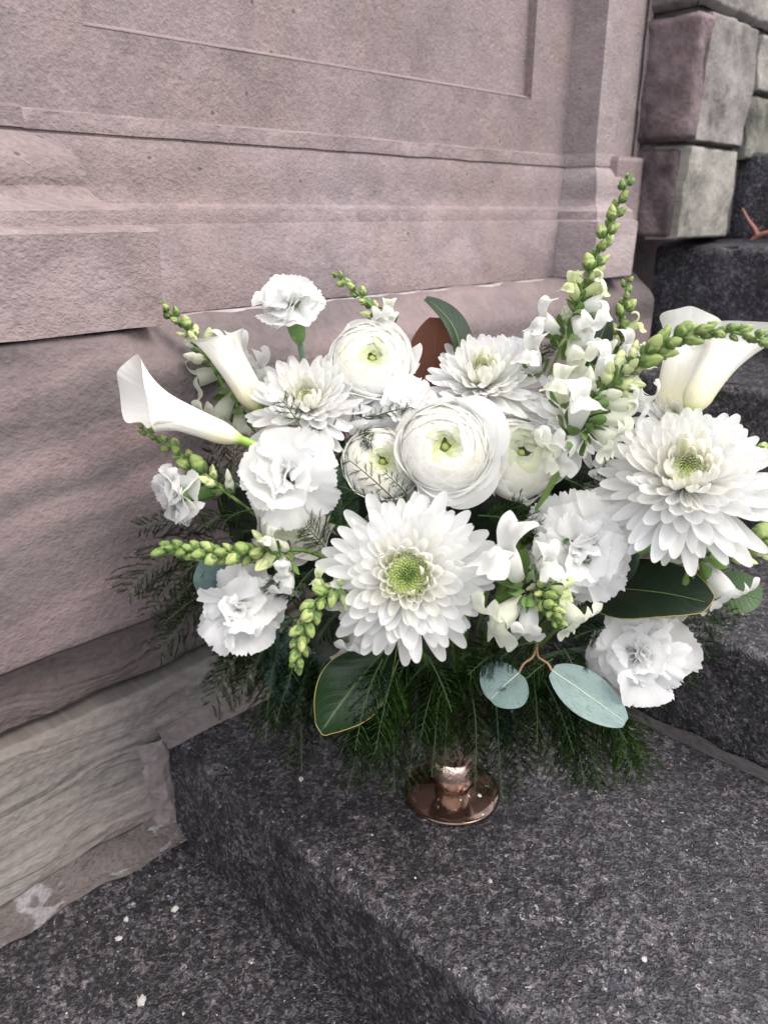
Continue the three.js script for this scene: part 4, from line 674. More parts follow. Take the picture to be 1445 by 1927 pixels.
{ // calla lilies
  calla('white calla lily at the far left opening towards the wall', at(454, 828, 0.665), at(206, 736, 0.652), px(760, 0.655, 76), { front: D(0.1, -0.35, 0.93), r0: px(800, 0.66, 23), frontL: 0.60, back: 1.0, flare: 0.55, roll: 0.12, pt: 0.03, kp: 0.8, curve: -0.05, corner: 0.16, seed: 2 });
  calla('white calla lily with a rolled lip leaning up and left behind the first', at(488, 772, 0.715), at(398, 608, 0.735), px(650, 0.72, 62), { front: D(0.85, 0.45, 0.25), r0: px(730, 0.72, 26), frontL: 0.80, back: 1.0, flare: 0.05, roll: 0.30, rollBack: 0.5, pt: 0.0, kp: 1.0, curve: -0.06, seed: 3 });
  calla('rear white calla lily of the pair at the right edge', at(1250, 795, 0.69), at(1302, 604, 0.715), px(680, 0.70, 72), { front: D(0.5, 0.4, -0.7), r0: px(730, 0.70, 29), frontL: 0.80, back: 1.1, flare: 0.2, roll: 0.12, pt: 0.04, kp: 0.9, curve: 0.05, seed: 5 });
  calla('front white calla lily of the pair at the right edge with its lip trailing right', at(1296, 778, 0.645), at(1374, 614, 0.67), px(680, 0.655, 70), { front: D(-0.8, 0.5, -0.35), r0: px(730, 0.65, 27), frontL: 0.9, back: 1.22, flare: 0.5, roll: 0.2, pt: 0.14, kp: 1.2, curve: -0.16, seed: 7 });
}
{ // snapdragons
  const m = (v, f, n) => px(v, f, n);
  snapdragon('tallest snapdragon at the upper right, green buds above white florets', [at(1022, 735, 0.74), at(1062, 640, 0.745), at(1098, 545, 0.75), at(1145, 430, 0.755), at(1187, 324, 0.76)], { seed: 1, n: 27, size: m(500, 0.75, 50), tipS: 0.42, big: 0.42, u0: 0.18, extra: [
    [at(1052, 628, 0.735), D(-0.75, 0.6, 0.3), m(580, 0.74, 76)], [at(1010, 700, 0.725), D(-0.35, 0.75, 0.5), m(660, 0.72, 82)], [at(1085, 585, 0.735), D(0.85, 0.4, 0.4), m(580, 0.73, 72)], [at(1082, 600, 0.725), D(0.15, -0.35, 0.9), m(650, 0.72, 88)], [at(1088, 560, 0.74), D(0.8, 0.55, 0.3), m(560, 0.74, 70), 1], [at(1090, 570, 0.74), D(-0.55, 0.8, 0.4), m(540, 0.74, 72), 1], [at(1075, 640, 0.71), D(0.05, -0.6, 0.8), m(700, 0.71, 84)]] });
  snapdragon('short snapdragon behind the tallest one, pale buds close to the dark step', [at(1140, 710, 0.79), at(1162, 640, 0.79), at(1174, 580, 0.79), at(1181, 522, 0.79)], { seed: 2, n: 15, size: m(600, 0.79, 42), tipS: 0.4, big: 0.3, open: 0.2, u0: 0.05, fs: 1.7, phase: 1, extra: [[at(1160, 680, 0.78), D(0.3, 0.7, 0.5), m(640, 0.78, 66)], [at(1150, 690, 0.775), D(-0.5, 0.3, 0.7), m(680, 0.775, 70)], [at(1168, 630, 0.785), D(0.7, 0.6, 0.3), m(610, 0.785, 56), 1]] });
  snapdragon('thick snapdragon spike arching over the calla lilies at the right', [at(1068, 850, 0.625), at(1100, 775, 0.615), at(1160, 712, 0.605), at(1235, 655, 0.60), at(1330, 622, 0.595), at(1452, 640, 0.585)], { seed: 3, n: 34, size: m(680, 0.60, 58), tipS: 0.45, big: 0.32, u0: 0.16, rs: 0.005, extra: [
    [at(1080, 812, 0.60), D(0.05, 0.95, 0.3), m(730, 0.60, 104)], [at(1092, 818, 0.60), D(-0.7, -0.35, 0.6), m(830, 0.60, 92)], [at(1108, 800, 0.60), D(0.6, -0.3, 0.7), m(830, 0.6, 80)], [at(1112, 790, 0.595), D(0.95, 0.1, 0.3), m(800, 0.6, 100), 1], [at(1120, 760, 0.60), D(0.95, 0.05, 0.35), m(760, 0.6, 92), 1], [at(1125, 770, 0.62), D(0.5, 0.8, 0.2), m(700, 0.61, 84), 1], [at(1070, 838, 0.59), D(-0.9, -0.15, 0.5), m(850, 0.59, 74)], [at(1122, 722, 0.66), D(0.2, 0.9, 0.3), m(680, 0.66, 84)], [at(1135, 735, 0.64), D(0.75, 0.45, 0.4), m(700, 0.64, 88)], [at(1060, 760, 0.66), D(-0.3, 0.85, 0.4), m(700, 0.66, 80)], [at(1160, 745, 0.63), D(0.9, -0.2, 0.4), m(740, 0.63, 80)], [at(1180, 700, 0.64), D(0.5, 0.6, 0.5), m(680, 0.64, 66), 1]] });
  snapdragon('snapdragon behind the rolled calla lily at the upper left', [at(440, 760, 0.775), at(400, 690, 0.775), at(352, 620, 0.775), at(282, 553, 0.775)], { seed: 4, n: 16, size: m(600, 0.775, 40), tipS: 0.38, big: 0.35, u0: 0.34, extra: [
    [at(440, 690, 0.77), D(0.4, 0.6, 0.6), m(680, 0.77, 74)], [at(460, 700, 0.765), D(0.75, 0.2, 0.6), m(700, 0.765, 70)], [at(425, 700, 0.79), D(-0.8, -0.1, 0.3), m(700, 0.78, 82)], [at(440, 740, 0.765), D(-0.4, -0.6, 0.6), m(740, 0.765, 84)], [at(450, 770, 0.76), D(0.1, -0.8, 0.6), m(780, 0.76, 70)], [at(405, 680, 0.77), D(0.5, 0.8, 0.1), m(640, 0.77, 60)]] });
  snapdragon('green budded snapdragon at the left below the far calla lily', [at(450, 945, 0.655), at(400, 905, 0.66), at(335, 850, 0.67), at(262, 802, 0.675)], { seed: 5, n: 19, size: m(860, 0.665, 44), tipS: 0.42, big: 0.22, u0: 0.05, phase: 2 });
  snapdragon('fuzzy green budded snapdragon pointing left over the lower left carnation', [at(590, 1040, 0.62), at(520, 1036, 0.605), at(430, 1042, 0.59), at(304, 1030, 0.58)], { seed: 6, n: 30, size: m(1040, 0.59, 45), tipS: 0.62, big: 0.18, u0: 0.12, rs: 0.0042, pw: 0.8, extra: [
    [at(532, 1050, 0.585), D(0.1, -0.3, 0.9), m(1040, 0.58, 52)], [at(520, 1040, 0.59), D(-0.25, 0.9, 0.3), m(1000, 0.59, 62), 1], [at(545, 1060, 0.61), D(-0.1, -0.8, 0.6), m(1060, 0.6, 74)]] });
  snapdragon('drooping bright green snapdragon tip left below the central chrysanthemum', [at(680, 1090, 0.60), at(622, 1112, 0.58), at(580, 1165, 0.562), at(556, 1262, 0.55)], { seed: 7, n: 22, size: m(1160, 0.56, 40), tipS: 0.7, big: 0.12, u0: 0.1, extra: [
    [at(690, 1150, 0.60), D(-0.25, -0.8, 0.5), m(1200, 0.59, 92)], [at(640, 1110, 0.58), D(0.4, -0.6, 0.6), m(1120, 0.58, 50), 1], [at(610, 1105, 0.59), D(-0.3, 0.75, 0.5), m(1080, 0.59, 48), 1]] });
  snapdragon('snapdragon pointing at the viewer right of the central chrysanthemum', [at(1005, 1075, 0.62), at(1012, 1095, 0.59), at(1025, 1125, 0.56), at(1052, 1175, 0.525)], { seed: 8, n: 20, size: m(1130, 0.55, 46), tipS: 0.62, big: 0.3, u0: 0.25, rs: 0.0045, extra: [
    [at(975, 1090, 0.575), D(-0.45, 0.85, 0.35), m(1040, 0.575, 128)], [at(985, 1125, 0.575), D(-0.75, -0.35, 0.6), m(1150, 0.57, 110)], [at(1000, 1125, 0.57), D(-0.2, -0.75, 0.7), m(1160, 0.56, 92)], [at(1040, 1120, 0.575), D(0.6, -0.5, 0.6), m(1140, 0.57, 92)], [at(1020, 1080, 0.59), D(0.1, 0.7, 0.6), m(1040, 0.59, 76)], [at(1035, 1105, 0.565), D(0.55, 0.2, 0.8), m(1090, 0.56, 62), 1]] });
  snapdragon('snapdragon behind the top left ranunculus leaning left against the wall', [at(752, 650, 0.775), at(722, 600, 0.775), at(682, 560, 0.775), at(628, 514, 0.775)], { seed: 9, n: 14, size: m(560, 0.775, 36), tipS: 0.4, big: 0.35, u0: 0.1, extra: [[at(715, 590, 0.765), D(0.05, -0.3, 0.9), m(600, 0.765, 58)], [at(735, 610, 0.765), D(-0.1, 0.75, 0.6), m(600, 0.765, 58), 1], [at(742, 640, 0.765), D(-0.3, 0.5, 0.7), m(620, 0.765, 60)]] });
  snapdragon('snapdragon leaving the picture at the lower right edge', [at(1270, 1068, 0.625), at(1330, 1052, 0.615), at(1400, 1030, 0.605), at(1500, 1005, 0.60)], { seed: 10, n: 14, size: m(1040, 0.61, 62), tipS: 0.6, big: 0.5, u0: 0.2, extra: [[at(1325, 1060, 0.60), D(0.45, -0.6, 0.6), m(1100, 0.6, 98)], [at(1330, 1045, 0.61), D(0.1, 0.9, 0.2), m(1000, 0.61, 70), 1], [at(1300, 1080, 0.60), D(0.1, -0.8, 0.5), m(1110, 0.6, 80)]] });
  snapdragon('thin snapdragon tip behind the large right chrysanthemum at the edge', [at(1385, 880, 0.66), at(1425, 858, 0.66), at(1490, 832, 0.66)], { seed: 12, n: 9, size: m(850, 0.66, 30), tipS: 0.6, big: 0.0, u0: 0.3, rs: 0.002 });
}
{ // leaves
  const leafTex = maps(256, 512, (u, v) => { const s = Math.abs(u - 0.5) * 2, w = (v * 11 - s * 3.2 + (fb(u, v, 4, 4, 2, 631) - 0.5) * 0.8), vein = Math.pow(clamp(1 - Math.abs((w % 1 + 1) % 1 - 0.5) * 16), 1.5) * (0.4 + 0.6 * (1 - s)), mid = s < 0.03 ? 1 : 0, spot = sstep(0.70, 0.76, fb(u, v, 14, 22, 3, 641)), big = fb(u, v, 3, 5, 4, 651), net = fb(u, v, 40, 70, 2, 661); const t = 0.78 + 0.5 * (big - 0.5) + 0.25 * (net - 0.5) + 0.35 * vein + 0.5 * mid; return [t * (0.82 + 0.5 * spot), t * (0.85 - 0.1 * spot), t * (0.8 - 0.2 * spot), 0.5 + 0.25 * (net - 0.5) - 0.25 * vein - 0.2 * mid]; });
  const gloss = (r, g, b, rough = 0.28) => new THREE.MeshPhysicalMaterial({ color: lin(r * 1.3, g * 1.3, b * 1.3), map: leafTex[0], roughness: rough, clearcoat: 0.12, clearcoatRoughness: 0.3, side: THREE.DoubleSide, bumpMap: leafTex[1], bumpScale: 0.0007 });
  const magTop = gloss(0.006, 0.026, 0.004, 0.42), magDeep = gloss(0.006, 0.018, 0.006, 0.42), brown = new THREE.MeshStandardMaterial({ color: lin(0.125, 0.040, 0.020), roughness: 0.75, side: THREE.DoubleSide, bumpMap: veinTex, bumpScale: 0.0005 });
  const olive = new THREE.MeshStandardMaterial({ color: lin(0.09, 0.10, 0.035), roughness: 0.7, side: THREE.DoubleSide }), edge = new THREE.MeshStandardMaterial({ color: lin(0.30, 0.23, 0.07), roughness: 0.6 }), rib = new THREE.MeshStandardMaterial({ color: lin(0.10, 0.17, 0.05), roughness: 0.5 });
  const euc = maps(256, 256, (u, v) => { const a = fb(u, v, 6, 6, 4, 601), m = sstep(0.60, 0.75, fb(u, v, 40, 20, 2, 611)), side = Math.abs(u - 0.5) * 2, vein = Math.pow(clamp(1 - Math.abs(((v * 7 - side * 2.2) % 1 + 1) % 1 - 0.5) * 14), 2) * 0.12; const t = 0.9 + 0.35 * (a - 0.5) - 0.22 * m + vein; return [0.155 * t, 0.225 * t, 0.212 * t, 0.5 + 0.3 * (a - 0.5) + vein]; });
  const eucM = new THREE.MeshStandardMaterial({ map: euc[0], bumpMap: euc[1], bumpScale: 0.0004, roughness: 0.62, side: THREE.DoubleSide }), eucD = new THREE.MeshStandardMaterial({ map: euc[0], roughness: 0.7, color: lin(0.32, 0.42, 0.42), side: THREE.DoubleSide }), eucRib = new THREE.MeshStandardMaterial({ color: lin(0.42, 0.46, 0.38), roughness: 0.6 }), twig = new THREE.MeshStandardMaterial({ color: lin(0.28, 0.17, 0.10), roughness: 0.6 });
  const roundM = gloss(0.05, 0.105, 0.03, 0.5);
  let b = at(742, 1205, 0.62);
  leaf('magnolia_leaf', 'glossy green magnolia leaf with a wavy yellow edge hanging below the central chrysanthemum', 'leaf', b, at(604, 1378, 0.56), { n: face(b, 0.15, 0.25), w: px(1290, 0.59, 62), bow: 0.08, side: 0.05, wave: 0.3, waves: 7, fold: 0.5, m: magTop, under: olive, edge, rib, peak: 1.2, blunt: 0.95, ph: 1 });
  b = at(1105, 1110, 0.65);
  leaf('magnolia_leaf', 'broad dark green magnolia leaf under the large right chrysanthemum, edge lined yellow', 'leaf', b, at(1338, 1137, 0.565), { n: face(b, 0.1, 0.9), w: px(1070, 0.6, 76), bow: 0.16, wave: 0.05, fold: 0.12, m: magDeep, under: olive, edge, rib, peak: 0.85, blunt: 0.65 });
  b = at(792, 790, 0.77);
  leaf('magnolia_leaf', 'brown felted back of a magnolia leaf standing up at the top centre', 'leaf', b, at(824, 598, 0.785), { n: face(b, -0.35, 0.1), w: px(670, 0.78, 50), bow: -0.08, side: 0.03, wave: 0.03, fold: 0.3, m: brown, under: magTop, rib: new THREE.MeshStandardMaterial({ color: lin(0.2, 0.08, 0.035), roughness: 0.7 }), peak: 1.15, blunt: 0.55 });
  b = at(858, 705, 0.765);
  leaf('magnolia_leaf', 'narrow dark green leaf with a curled tip beside the brown leaf', 'leaf', b, at(800, 562, 0.785), { n: face(b, 0.8, 0.1), w: px(630, 0.78, 26), bow: 0.30, wave: 0.05, fold: 0.5, m: magTop, under: brown, side: 0.24, peak: 0.8, blunt: 0.6, rib });
  b = at(1092, 720, 0.765);
  leaf('dark_leaf', 'dark green leaf standing behind the florets of the tallest snapdragon', 'leaf', b, at(1147, 592, 0.775), { n: face(b, 0.3, 0.5), w: px(650, 0.77, 26), m: magDeep, rib, fold: 0.3 });
  b = at(655, 985, 0.66);
  leaf('dark_leaf', 'dark green leaf between the large left carnation and the central chrysanthemum', 'leaf', b, at(612, 868, 0.655), { n: face(b, 0.2, 0.3), w: px(930, 0.66, 36), m: gloss(0.022, 0.055, 0.028, 0.45), rib, fold: 0.2 });
  b = at(1135, 1090, 0.625);
  leaf('dark_leaf', 'small dark leaf behind the right edge of the smooth petalled carnation', 'leaf', b, at(1198, 1040, 0.61), { n: face(b, 0.2, 0.2), w: px(1060, 0.62, 32), m: gloss(0.02, 0.045, 0.025, 0.5), rib, fold: 0.2, blunt: 0.6 });
  b = at(1335, 1100, 0.635);
  leaf('round_leaf', 'flat rounded green leaf at the right edge beside the pale snapdragon bud', 'leaf', b, at(1432, 1128, 0.615), { n: face(b, 0.1, 0.1), w: px(1110, 0.62, 40), m: roundM, fold: 0.06, wave: 0.02, rib, blunt: 0.55, peak: 1.1 });
  b = at(976, 1266, 0.585);
  const fork = at(1002, 1236, 0.598), root = at(1010, 1190, 0.64);
  leaf('eucalyptus_leaf', 'rounded blue green eucalyptus leaf right of the central chrysanthemum, left of its twin', 'leaf', b, at(922, 1318, 0.572), { n: face(b, -0.5, 0.25), w: px(1295, 0.58, 54), m: eucM, rib: eucRib, fold: 0.14, wave: 0.03, blunt: 0.55, peak: 0.95, ribR: 0.0006, stalk: [b, at(984, 1250, 0.588), fork, root], stalkM: twig, group: 'grey eucalyptus leaves on one twig' });
  b = at(1038, 1262, 0.585);
  leaf('eucalyptus_leaf', 'long blue green eucalyptus leaf pointing at the lower right carnation', 'leaf', b, at(1176, 1360, 0.562), { n: face(b, 0.1, 0.5), w: px(1310, 0.575, 44), m: eucM, rib: eucRib, fold: 0.10, wave: 0.03, blunt: 0.6, peak: 0.92, ribR: 0.0006, bow: 0.05, stalk: [b, at(1030, 1248, 0.590), at(1014, 1238, 0.596), root], stalkM: twig, group: 'grey eucalyptus leaves on one twig' });
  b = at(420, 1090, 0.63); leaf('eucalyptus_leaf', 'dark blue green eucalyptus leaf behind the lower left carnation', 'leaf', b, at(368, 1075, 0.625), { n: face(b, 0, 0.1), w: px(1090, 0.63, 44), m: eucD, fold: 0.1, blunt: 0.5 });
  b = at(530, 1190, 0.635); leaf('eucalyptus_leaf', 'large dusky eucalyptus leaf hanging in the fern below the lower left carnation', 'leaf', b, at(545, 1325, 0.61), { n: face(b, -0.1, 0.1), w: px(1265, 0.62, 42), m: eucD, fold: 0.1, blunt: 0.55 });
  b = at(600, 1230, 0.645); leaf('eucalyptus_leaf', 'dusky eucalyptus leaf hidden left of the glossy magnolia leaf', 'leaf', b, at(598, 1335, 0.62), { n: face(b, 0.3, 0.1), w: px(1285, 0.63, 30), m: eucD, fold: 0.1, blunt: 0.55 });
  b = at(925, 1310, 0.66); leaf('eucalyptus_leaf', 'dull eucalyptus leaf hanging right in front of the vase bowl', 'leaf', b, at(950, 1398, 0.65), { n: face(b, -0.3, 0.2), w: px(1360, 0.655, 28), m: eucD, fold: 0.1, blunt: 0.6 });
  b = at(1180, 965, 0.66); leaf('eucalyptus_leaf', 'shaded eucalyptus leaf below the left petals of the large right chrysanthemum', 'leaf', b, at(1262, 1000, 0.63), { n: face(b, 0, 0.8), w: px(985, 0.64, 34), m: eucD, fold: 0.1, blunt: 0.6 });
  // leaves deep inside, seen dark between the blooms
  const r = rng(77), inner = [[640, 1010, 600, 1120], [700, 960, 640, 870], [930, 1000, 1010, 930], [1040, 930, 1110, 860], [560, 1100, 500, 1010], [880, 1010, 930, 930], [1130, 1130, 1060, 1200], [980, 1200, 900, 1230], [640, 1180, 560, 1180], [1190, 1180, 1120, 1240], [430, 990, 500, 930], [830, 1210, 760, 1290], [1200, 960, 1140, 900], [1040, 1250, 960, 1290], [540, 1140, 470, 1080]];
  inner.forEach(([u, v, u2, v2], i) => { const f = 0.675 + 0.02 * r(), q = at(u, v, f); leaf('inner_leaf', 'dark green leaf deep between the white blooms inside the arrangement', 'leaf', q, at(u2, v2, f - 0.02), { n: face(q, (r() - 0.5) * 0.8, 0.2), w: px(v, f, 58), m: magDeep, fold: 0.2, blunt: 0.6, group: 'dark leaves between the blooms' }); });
}
{ // fern fronds: [u, v, fw] from and to
  let s = 100;
  const ORD = ['topmost', 'second', 'third', 'fourth', 'fifth', 'sixth', 'seventh', 'eighth', 'ninth', 'tenth', 'eleventh', 'twelfth', 'lowest'];
  const F = (label, group, list, o = {}) => {
    if (o.rank) { const order = [...list].sort((x, y) => x[1][1] - y[1][1]); list.forEach((l) => { l[2] = { ...(l[2] ?? {}), label: label + ORD[order.indexOf(l)] + (o.rank ?? '') }; }); }
    for (const [a, b, q] of list) { frond(q?.label ?? (q?.where ? label + q.where : label), group, at(...a), at(...b), { seed: s++, ...o, ...(q ?? {}) }); if (o.twin) { const k = rng(s * 7), j = () => (k() - 0.5) * 70; frond(label, group, at(a[0] + j() * 0.5, a[1] + j() * 0.4, a[2] + 0.012), at(b[0] + j(), b[1] - 20 + j() * 0.7, b[2] + 0.012 + 0.02 * k()), { seed: s++, ...o, ...(q ?? {}), tone: [0, 1, 2, 1][Math.floor(k() * 4)] }); } } };
  F('feathery fern frond before the pink wall, its tip ', 'fern fronds on the left', [
    [[440, 1010, 0.66], [238, 1118, 0.655]], [[430, 1000, 0.66], [262, 995, 0.66], { wide: 0.14 }], [[440, 1020, 0.67], [275, 1160, 0.66]], [[450, 970, 0.66], [385, 990, 0.64]], [[460, 1080, 0.655], [300, 1228, 0.635]], [[450, 1060, 0.66], [330, 1130, 0.64]],
    [[470, 1100, 0.64], [312, 1170, 0.625]], [[420, 960, 0.67], [375, 870, 0.68], { wide: 0.12 }], [[432, 940, 0.67], [392, 815, 0.68], { wide: 0.11 }], [[440, 920, 0.67], [436, 812, 0.68], { wide: 0.1 }], [[480, 960, 0.655], [420, 985, 0.635]], [[500, 1010, 0.64], [455, 1000, 0.63]], [[450, 1040, 0.65], [350, 1075, 0.63]]], { rank: ' of the left side fronds' });
  F('fine fern frond hanging from the lower left of the flowers', 'fern fronds hanging lower left', [
    [[500, 1170, 0.64], [395, 1330, 0.60]], [[520, 1190, 0.64], [455, 1310, 0.60]], [[530, 1200, 0.63], [500, 1395, 0.59]], [[560, 1220, 0.63], [520, 1360, 0.59]], [[590, 1220, 0.63], [568, 1452, 0.585], { wide: 0.13 }], [[600, 1240, 0.62], [605, 1395, 0.585]], [[570, 1180, 0.62], [540, 1300, 0.59]], [[500, 1160, 0.65], [420, 1260, 0.62]], [[620, 1230, 0.62], [585, 1350, 0.58]], [[560, 1160, 0.61], [480, 1250, 0.59]]], { twin: 1 });
  F('fern frond hanging in front of the vase below the central chrysanthemum', 'fern fronds over the vase', [
    [[740, 1220, 0.62], [655, 1480, 0.575]], [[760, 1230, 0.62], [742, 1490, 0.58]], [[790, 1240, 0.62], [770, 1462, 0.585]], [[740, 1230, 0.61], [640, 1420, 0.57]], [[810, 1240, 0.62], [700, 1390, 0.575], { tone: 1 }], [[820, 1240, 0.63], [830, 1400, 0.60]], [[850, 1250, 0.63], [890, 1400, 0.61]], [[840, 1230, 0.61], [790, 1390, 0.58], { tone: 1 }], [[800, 1230, 0.60], [850, 1340, 0.575], { tone: 3 }], [[870, 1240, 0.61], [905, 1310, 0.59], { tone: 3 }], [[760, 1210, 0.63], [690, 1340, 0.60], { tone: 1 }], [[880, 1260, 0.63], [860, 1420, 0.61]], [[700, 1230, 0.62], [720, 1440, 0.585]], [[780, 1220, 0.61], [720, 1370, 0.575], { tone: 1 }], [[720, 1240, 0.575], [668, 1412, 0.55]], [[750, 1240, 0.58], [705, 1420, 0.555], { tone: 1 }], [[830, 1260, 0.60], [812, 1462, 0.585], { wide: 0.14 }], [[880, 1280, 0.61], [893, 1485, 0.59], { wide: 0.13 }]], { twin: 1 });
  F('fern frond hanging at the lower right around the eucalyptus leaves', 'fern fronds hanging lower right', [
    [[930, 1250, 0.63], [945, 1510, 0.60], { wide: 0.16 }], [[950, 1260, 0.63], [1000, 1440, 0.60]], [[980, 1260, 0.62], [1045, 1455, 0.585], { tone: 3 }], [[1000, 1250, 0.62], [1080, 1420, 0.59], { tone: 1 }], [[1040, 1270, 0.62], [1100, 1480, 0.59]], [[1080, 1280, 0.62], [1190, 1455, 0.59]], [[1060, 1260, 0.63], [1130, 1490, 0.60]], [[1110, 1290, 0.62], [1180, 1400, 0.59]], [[1000, 1270, 0.61], [1010, 1400, 0.58], { tone: 1 }], [[1040, 1240, 0.60], [960, 1310, 0.575]], [[1020, 1210, 0.61], [940, 1240, 0.58], { tone: 1 }], [[1060, 1220, 0.61], [1100, 1300, 0.585], { tone: 1 }], [[960, 1220, 0.61], [880, 1270, 0.58], { tone: 1 }], [[1120, 1320, 0.625], [1195, 1470, 0.61]]], { twin: 1 });
  F('thin fern frond beyond the lower right carnation, tip ', 'fern fronds at the right edge', [
    [[1230, 1140, 0.635], [1392, 1166, 0.60], { wide: 0.15 }], [[1250, 1160, 0.635], [1335, 1240, 0.61]], [[1250, 1180, 0.635], [1300, 1290, 0.62], { wide: 0.12 }], [[1270, 1150, 0.64], [1360, 1190, 0.62]], [[1200, 1290, 0.62], [1245, 1330, 0.60]]], { rank: ' of five' });
  F('dark fern frond ', 'fern fronds between the flowers', [
    [[640, 860, 0.68], [690, 780, 0.69], {where: 'above the cream ranunculus, pointing up right' }],
    [[650, 840, 0.675], [606, 880, 0.66], {where: 'pointing left to the large left carnation' }],
    [[660, 820, 0.68], [700, 830, 0.66], {where: 'pointing right over the cream ranunculus' }],
    [[640, 880, 0.68], [615, 800, 0.68], {where: 'rising beside the upper left chrysanthemum' }],
    [[640, 1000, 0.64], [640, 940, 0.63], {where: 'under the left edge of the cream ranunculus' }],
    [[900, 970, 0.64], [1008, 988, 0.615], {where: 'right of the central chrysanthemum top, longest of three' }],
    [[930, 980, 0.65], [985, 950, 0.63], {where: 'below the rose shaped bloom, pointing up right' }],
    [[960, 1000, 0.64], [1000, 1010, 0.62], {where: 'right of the central chrysanthemum, lowest of three' }],
    [[1060, 900, 0.65], [1130, 940, 0.63], {where: 'below the white snapdragon florets, pointing down right' }],
    [[1090, 930, 0.65], [1150, 900, 0.63], {where: 'beside the green snapdragon stem, pointing up right' }],
    [[1090, 950, 0.64], [1190, 975, 0.62], {where: 'under the left petals of the large right chrysanthemum' }],
    [[590, 1070, 0.62], [545, 1130, 0.59], {where: 'between the central chrysanthemum and the lower left carnation' }],
    [[620, 1040, 0.62], [575, 990, 0.60], {where: 'under the ruffled bloom below the large left carnation' }],
    [[560, 1120, 0.61], [510, 1085, 0.59], {where: 'above the lower left carnation, pointing left' }],
    [[1010, 700, 0.73], [1020, 650, 0.725], {wide: 0.3, where: 'beside the tallest snapdragon stem' }],
    [[1150, 1180, 0.62], [1080, 1200, 0.60], {where: 'above the lower right carnation, pointing left' }],
    [[640, 1150, 0.61], [600, 1200, 0.585], {where: 'left below the central chrysanthemum by the drooping snapdragon' }],
    [[1320, 760, 0.66], [1345, 735, 0.655], {wide: 0.3, where: 'behind the calla lily pair, in front of the dark step' }],
    [[1240, 1010, 0.63], [1160, 990, 0.62], {where: 'in the dark hollow under the large right chrysanthemum' }]], { arch: 0.08 });
  F('thin dark fern sprig lying across the cream ranunculus, ', 'fern sprigs over the ranunculus', [
    [[756, 955, 0.63], [650, 860, 0.618], { wide: 0.04, where: 'longest and topmost at its left' }], [[752, 962, 0.63], [642, 915, 0.615], { wide: 0.05, where: 'lowest along its bottom edge' }], [[770, 935, 0.63], [722, 888, 0.622], { wide: 0.02, where: 'short one next to the largest ranunculus' }]], { arch: 0.04, branches: 0.12, bare: 0.02, thick: 0.00022, tone: 2 });
  F('tiny dark fern sprig on the upper left chrysanthemum', 'small fern sprigs on the upper blooms', [[[568, 806, 0.655], [532, 754, 0.66], { wide: 0.2 }]], { arch: 0.15, branches: 0.08, bare: 0.02, tone: 2, thick: 0.00022 });
  F('small fern sprig lying on the sunken carnation at the top centre', 'small fern sprigs on the upper blooms', [[[700, 786, 0.655], [776, 766, 0.65], { wide: 0.02 }]], { arch: 0.04, branches: 0.08, bare: 0.02, tone: 2, thick: 0.00022 });
}
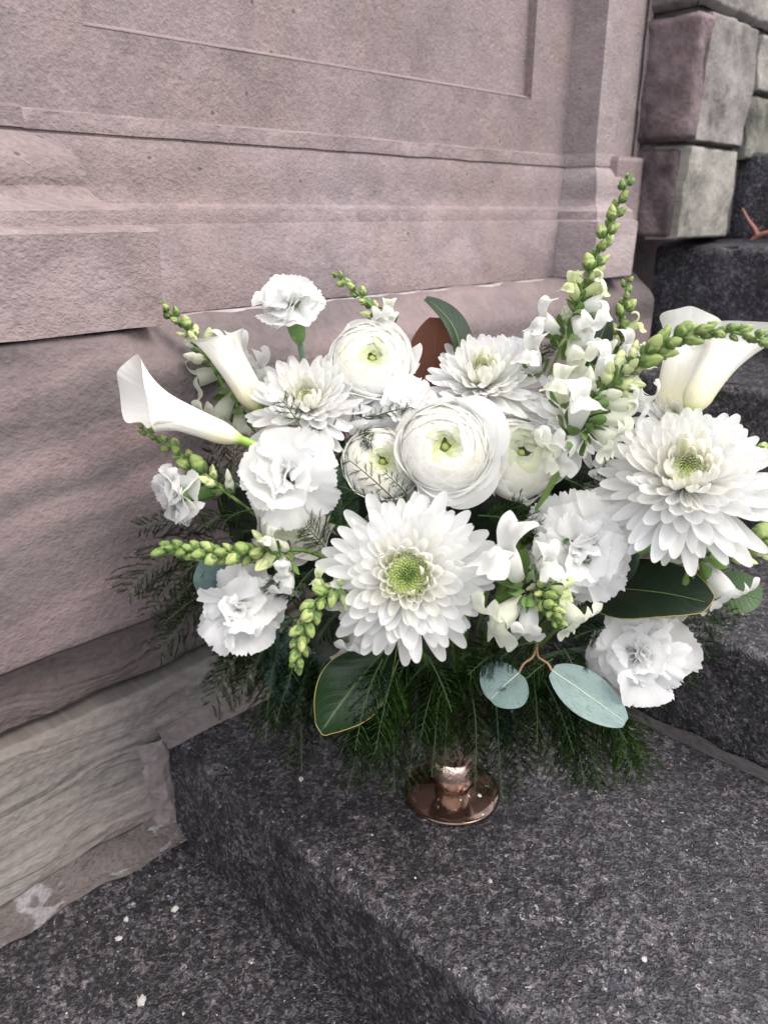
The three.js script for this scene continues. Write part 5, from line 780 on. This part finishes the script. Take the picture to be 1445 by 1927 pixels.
{ // crumbs and chips on the granite
  const r = rng(909), M = [new THREE.MeshStandardMaterial({ color: lin(0.36, 0.345, 0.33), roughness: 0.9 }), new THREE.MeshStandardMaterial({ color: lin(0.2, 0.18, 0.17), roughness: 0.9 })];
  const chips = [1, 2, 3].map((k) => { const g = new THREE.IcosahedronGeometry(1, 1), a = g.attributes.position, n = new ImprovedNoise(); for (let i = 0; i < a.count; i++) { const s = 1 + 0.6 * n.noise(a.getX(i) * 1.3 + k * 7, a.getY(i) * 1.3, a.getZ(i) * 1.3); a.setXYZ(i, a.getX(i) * s, a.getY(i) * s * 0.55, a.getZ(i) * s * 0.8); } g.computeVertexNormals(); return g; });
  const onY = (u, v, y) => { const q = P(u, v, 1).sub(EYE); return EYE.clone().addScaledVector(q, (y - EYE.y) / q.y); };
  const put = (u, v, y, R, k, label) => { const q = onY(u, v, y), o = mesh(numbered('stone_chip'), chips[Math.floor(r() * 3)], M[k], scene); o.position.copy(q).add(V(0, R * 0.3, 0)); o.rotation.set((r() - 0.5) * 0.6, r() * 6, 0); o.scale.setScalar(R); tag(o, label, 'stone chip', 'pale chips on the granite'); };
  put(567, 1468, 0, 0.0032, 0, 'white round chip on the step left of the vase foot');
  put(330, 1712, -0.1405, 0.0044, 0, 'largest white chip on the lowest tread, nearest the vase step');
  put(238, 1731, -0.1405, 0.0030, 0, 'small white chip on the lowest tread left of the largest chip');
  put(224, 1767, -0.1405, 0.0036, 0, 'flat white chip on the lowest tread below the small chip');
  put(267, 1885, -0.1405, 0.0052, 0, 'tall pale chip close to the bottom edge of the lowest tread');
  put(551, 1771, -0.1405, 0.0034, 0, 'pale chip on the lowest tread against the vase step');
  put(922, 1659, 0, 0.0024, 0, 'tiny white chip in the middle of the broad step below the vase');
  put(1211, 1806, 0, 0.0032, 0, 'white oval chip on the broad step near the right bottom');
  put(1262, 1758, 0, 0.0018, 1, 'dull grain on the broad step above the white oval chip');
  put(1335, 1812, 0, 0.0018, 1, 'dull grain on the broad step right of the white oval chip');
  put(1120, 1490, 0, 0.0020, 1, 'dull grain on the step right of the vase foot');
  put(1190, 1370, 0, 0.0060, 1, 'grey chip below the lower right carnation at the riser');
  for (let i = 0; i < 26; i++) { const low = i < 14, u = low ? 60 + r() * 480 : 480 + r() * 900, v = low ? 1650 + r() * 270 : 1540 + r() * 370; if (low && u > 330 + (v - 1540) * 0.9) continue; if (!low && v > 1400 + (u - 320) * 0.85) continue; put(u, v, low ? -0.1405 : 0, 0.0007 + 0.0011 * r(), r() < 0.5 ? 0 : 1, low ? 'tiny pale grit grain scattered on the lowest tread' : 'tiny pale grit grain scattered on the broad step'); }
  const pm = new THREE.MeshStandardMaterial({ color: lin(0.75, 0.74, 0.76), roughness: 0.8, side: THREE.DoubleSide });
  [[884, 1484, 0.0045, 'larger white crumb on the vase foot'], [902, 1497, 0.0026, 'smaller white crumb on the vase foot'], [916, 1479, 0.0022, 'buff crumb at the right rim of the vase foot']].forEach(([u, v, R, l], i) => { const o = mesh(numbered('foot_fleck'), chips[i], i < 2 ? pm : M[1], scene); o.position.copy(onY(u, v, 0.0085)); o.scale.set(R, R * 0.4, R); o.rotation.y = i; tag(o, l, 'fleck', 'flecks on the vase foot'); });  // small pale flecks resting on the foot disc
}
renderer.render(scene, camera);
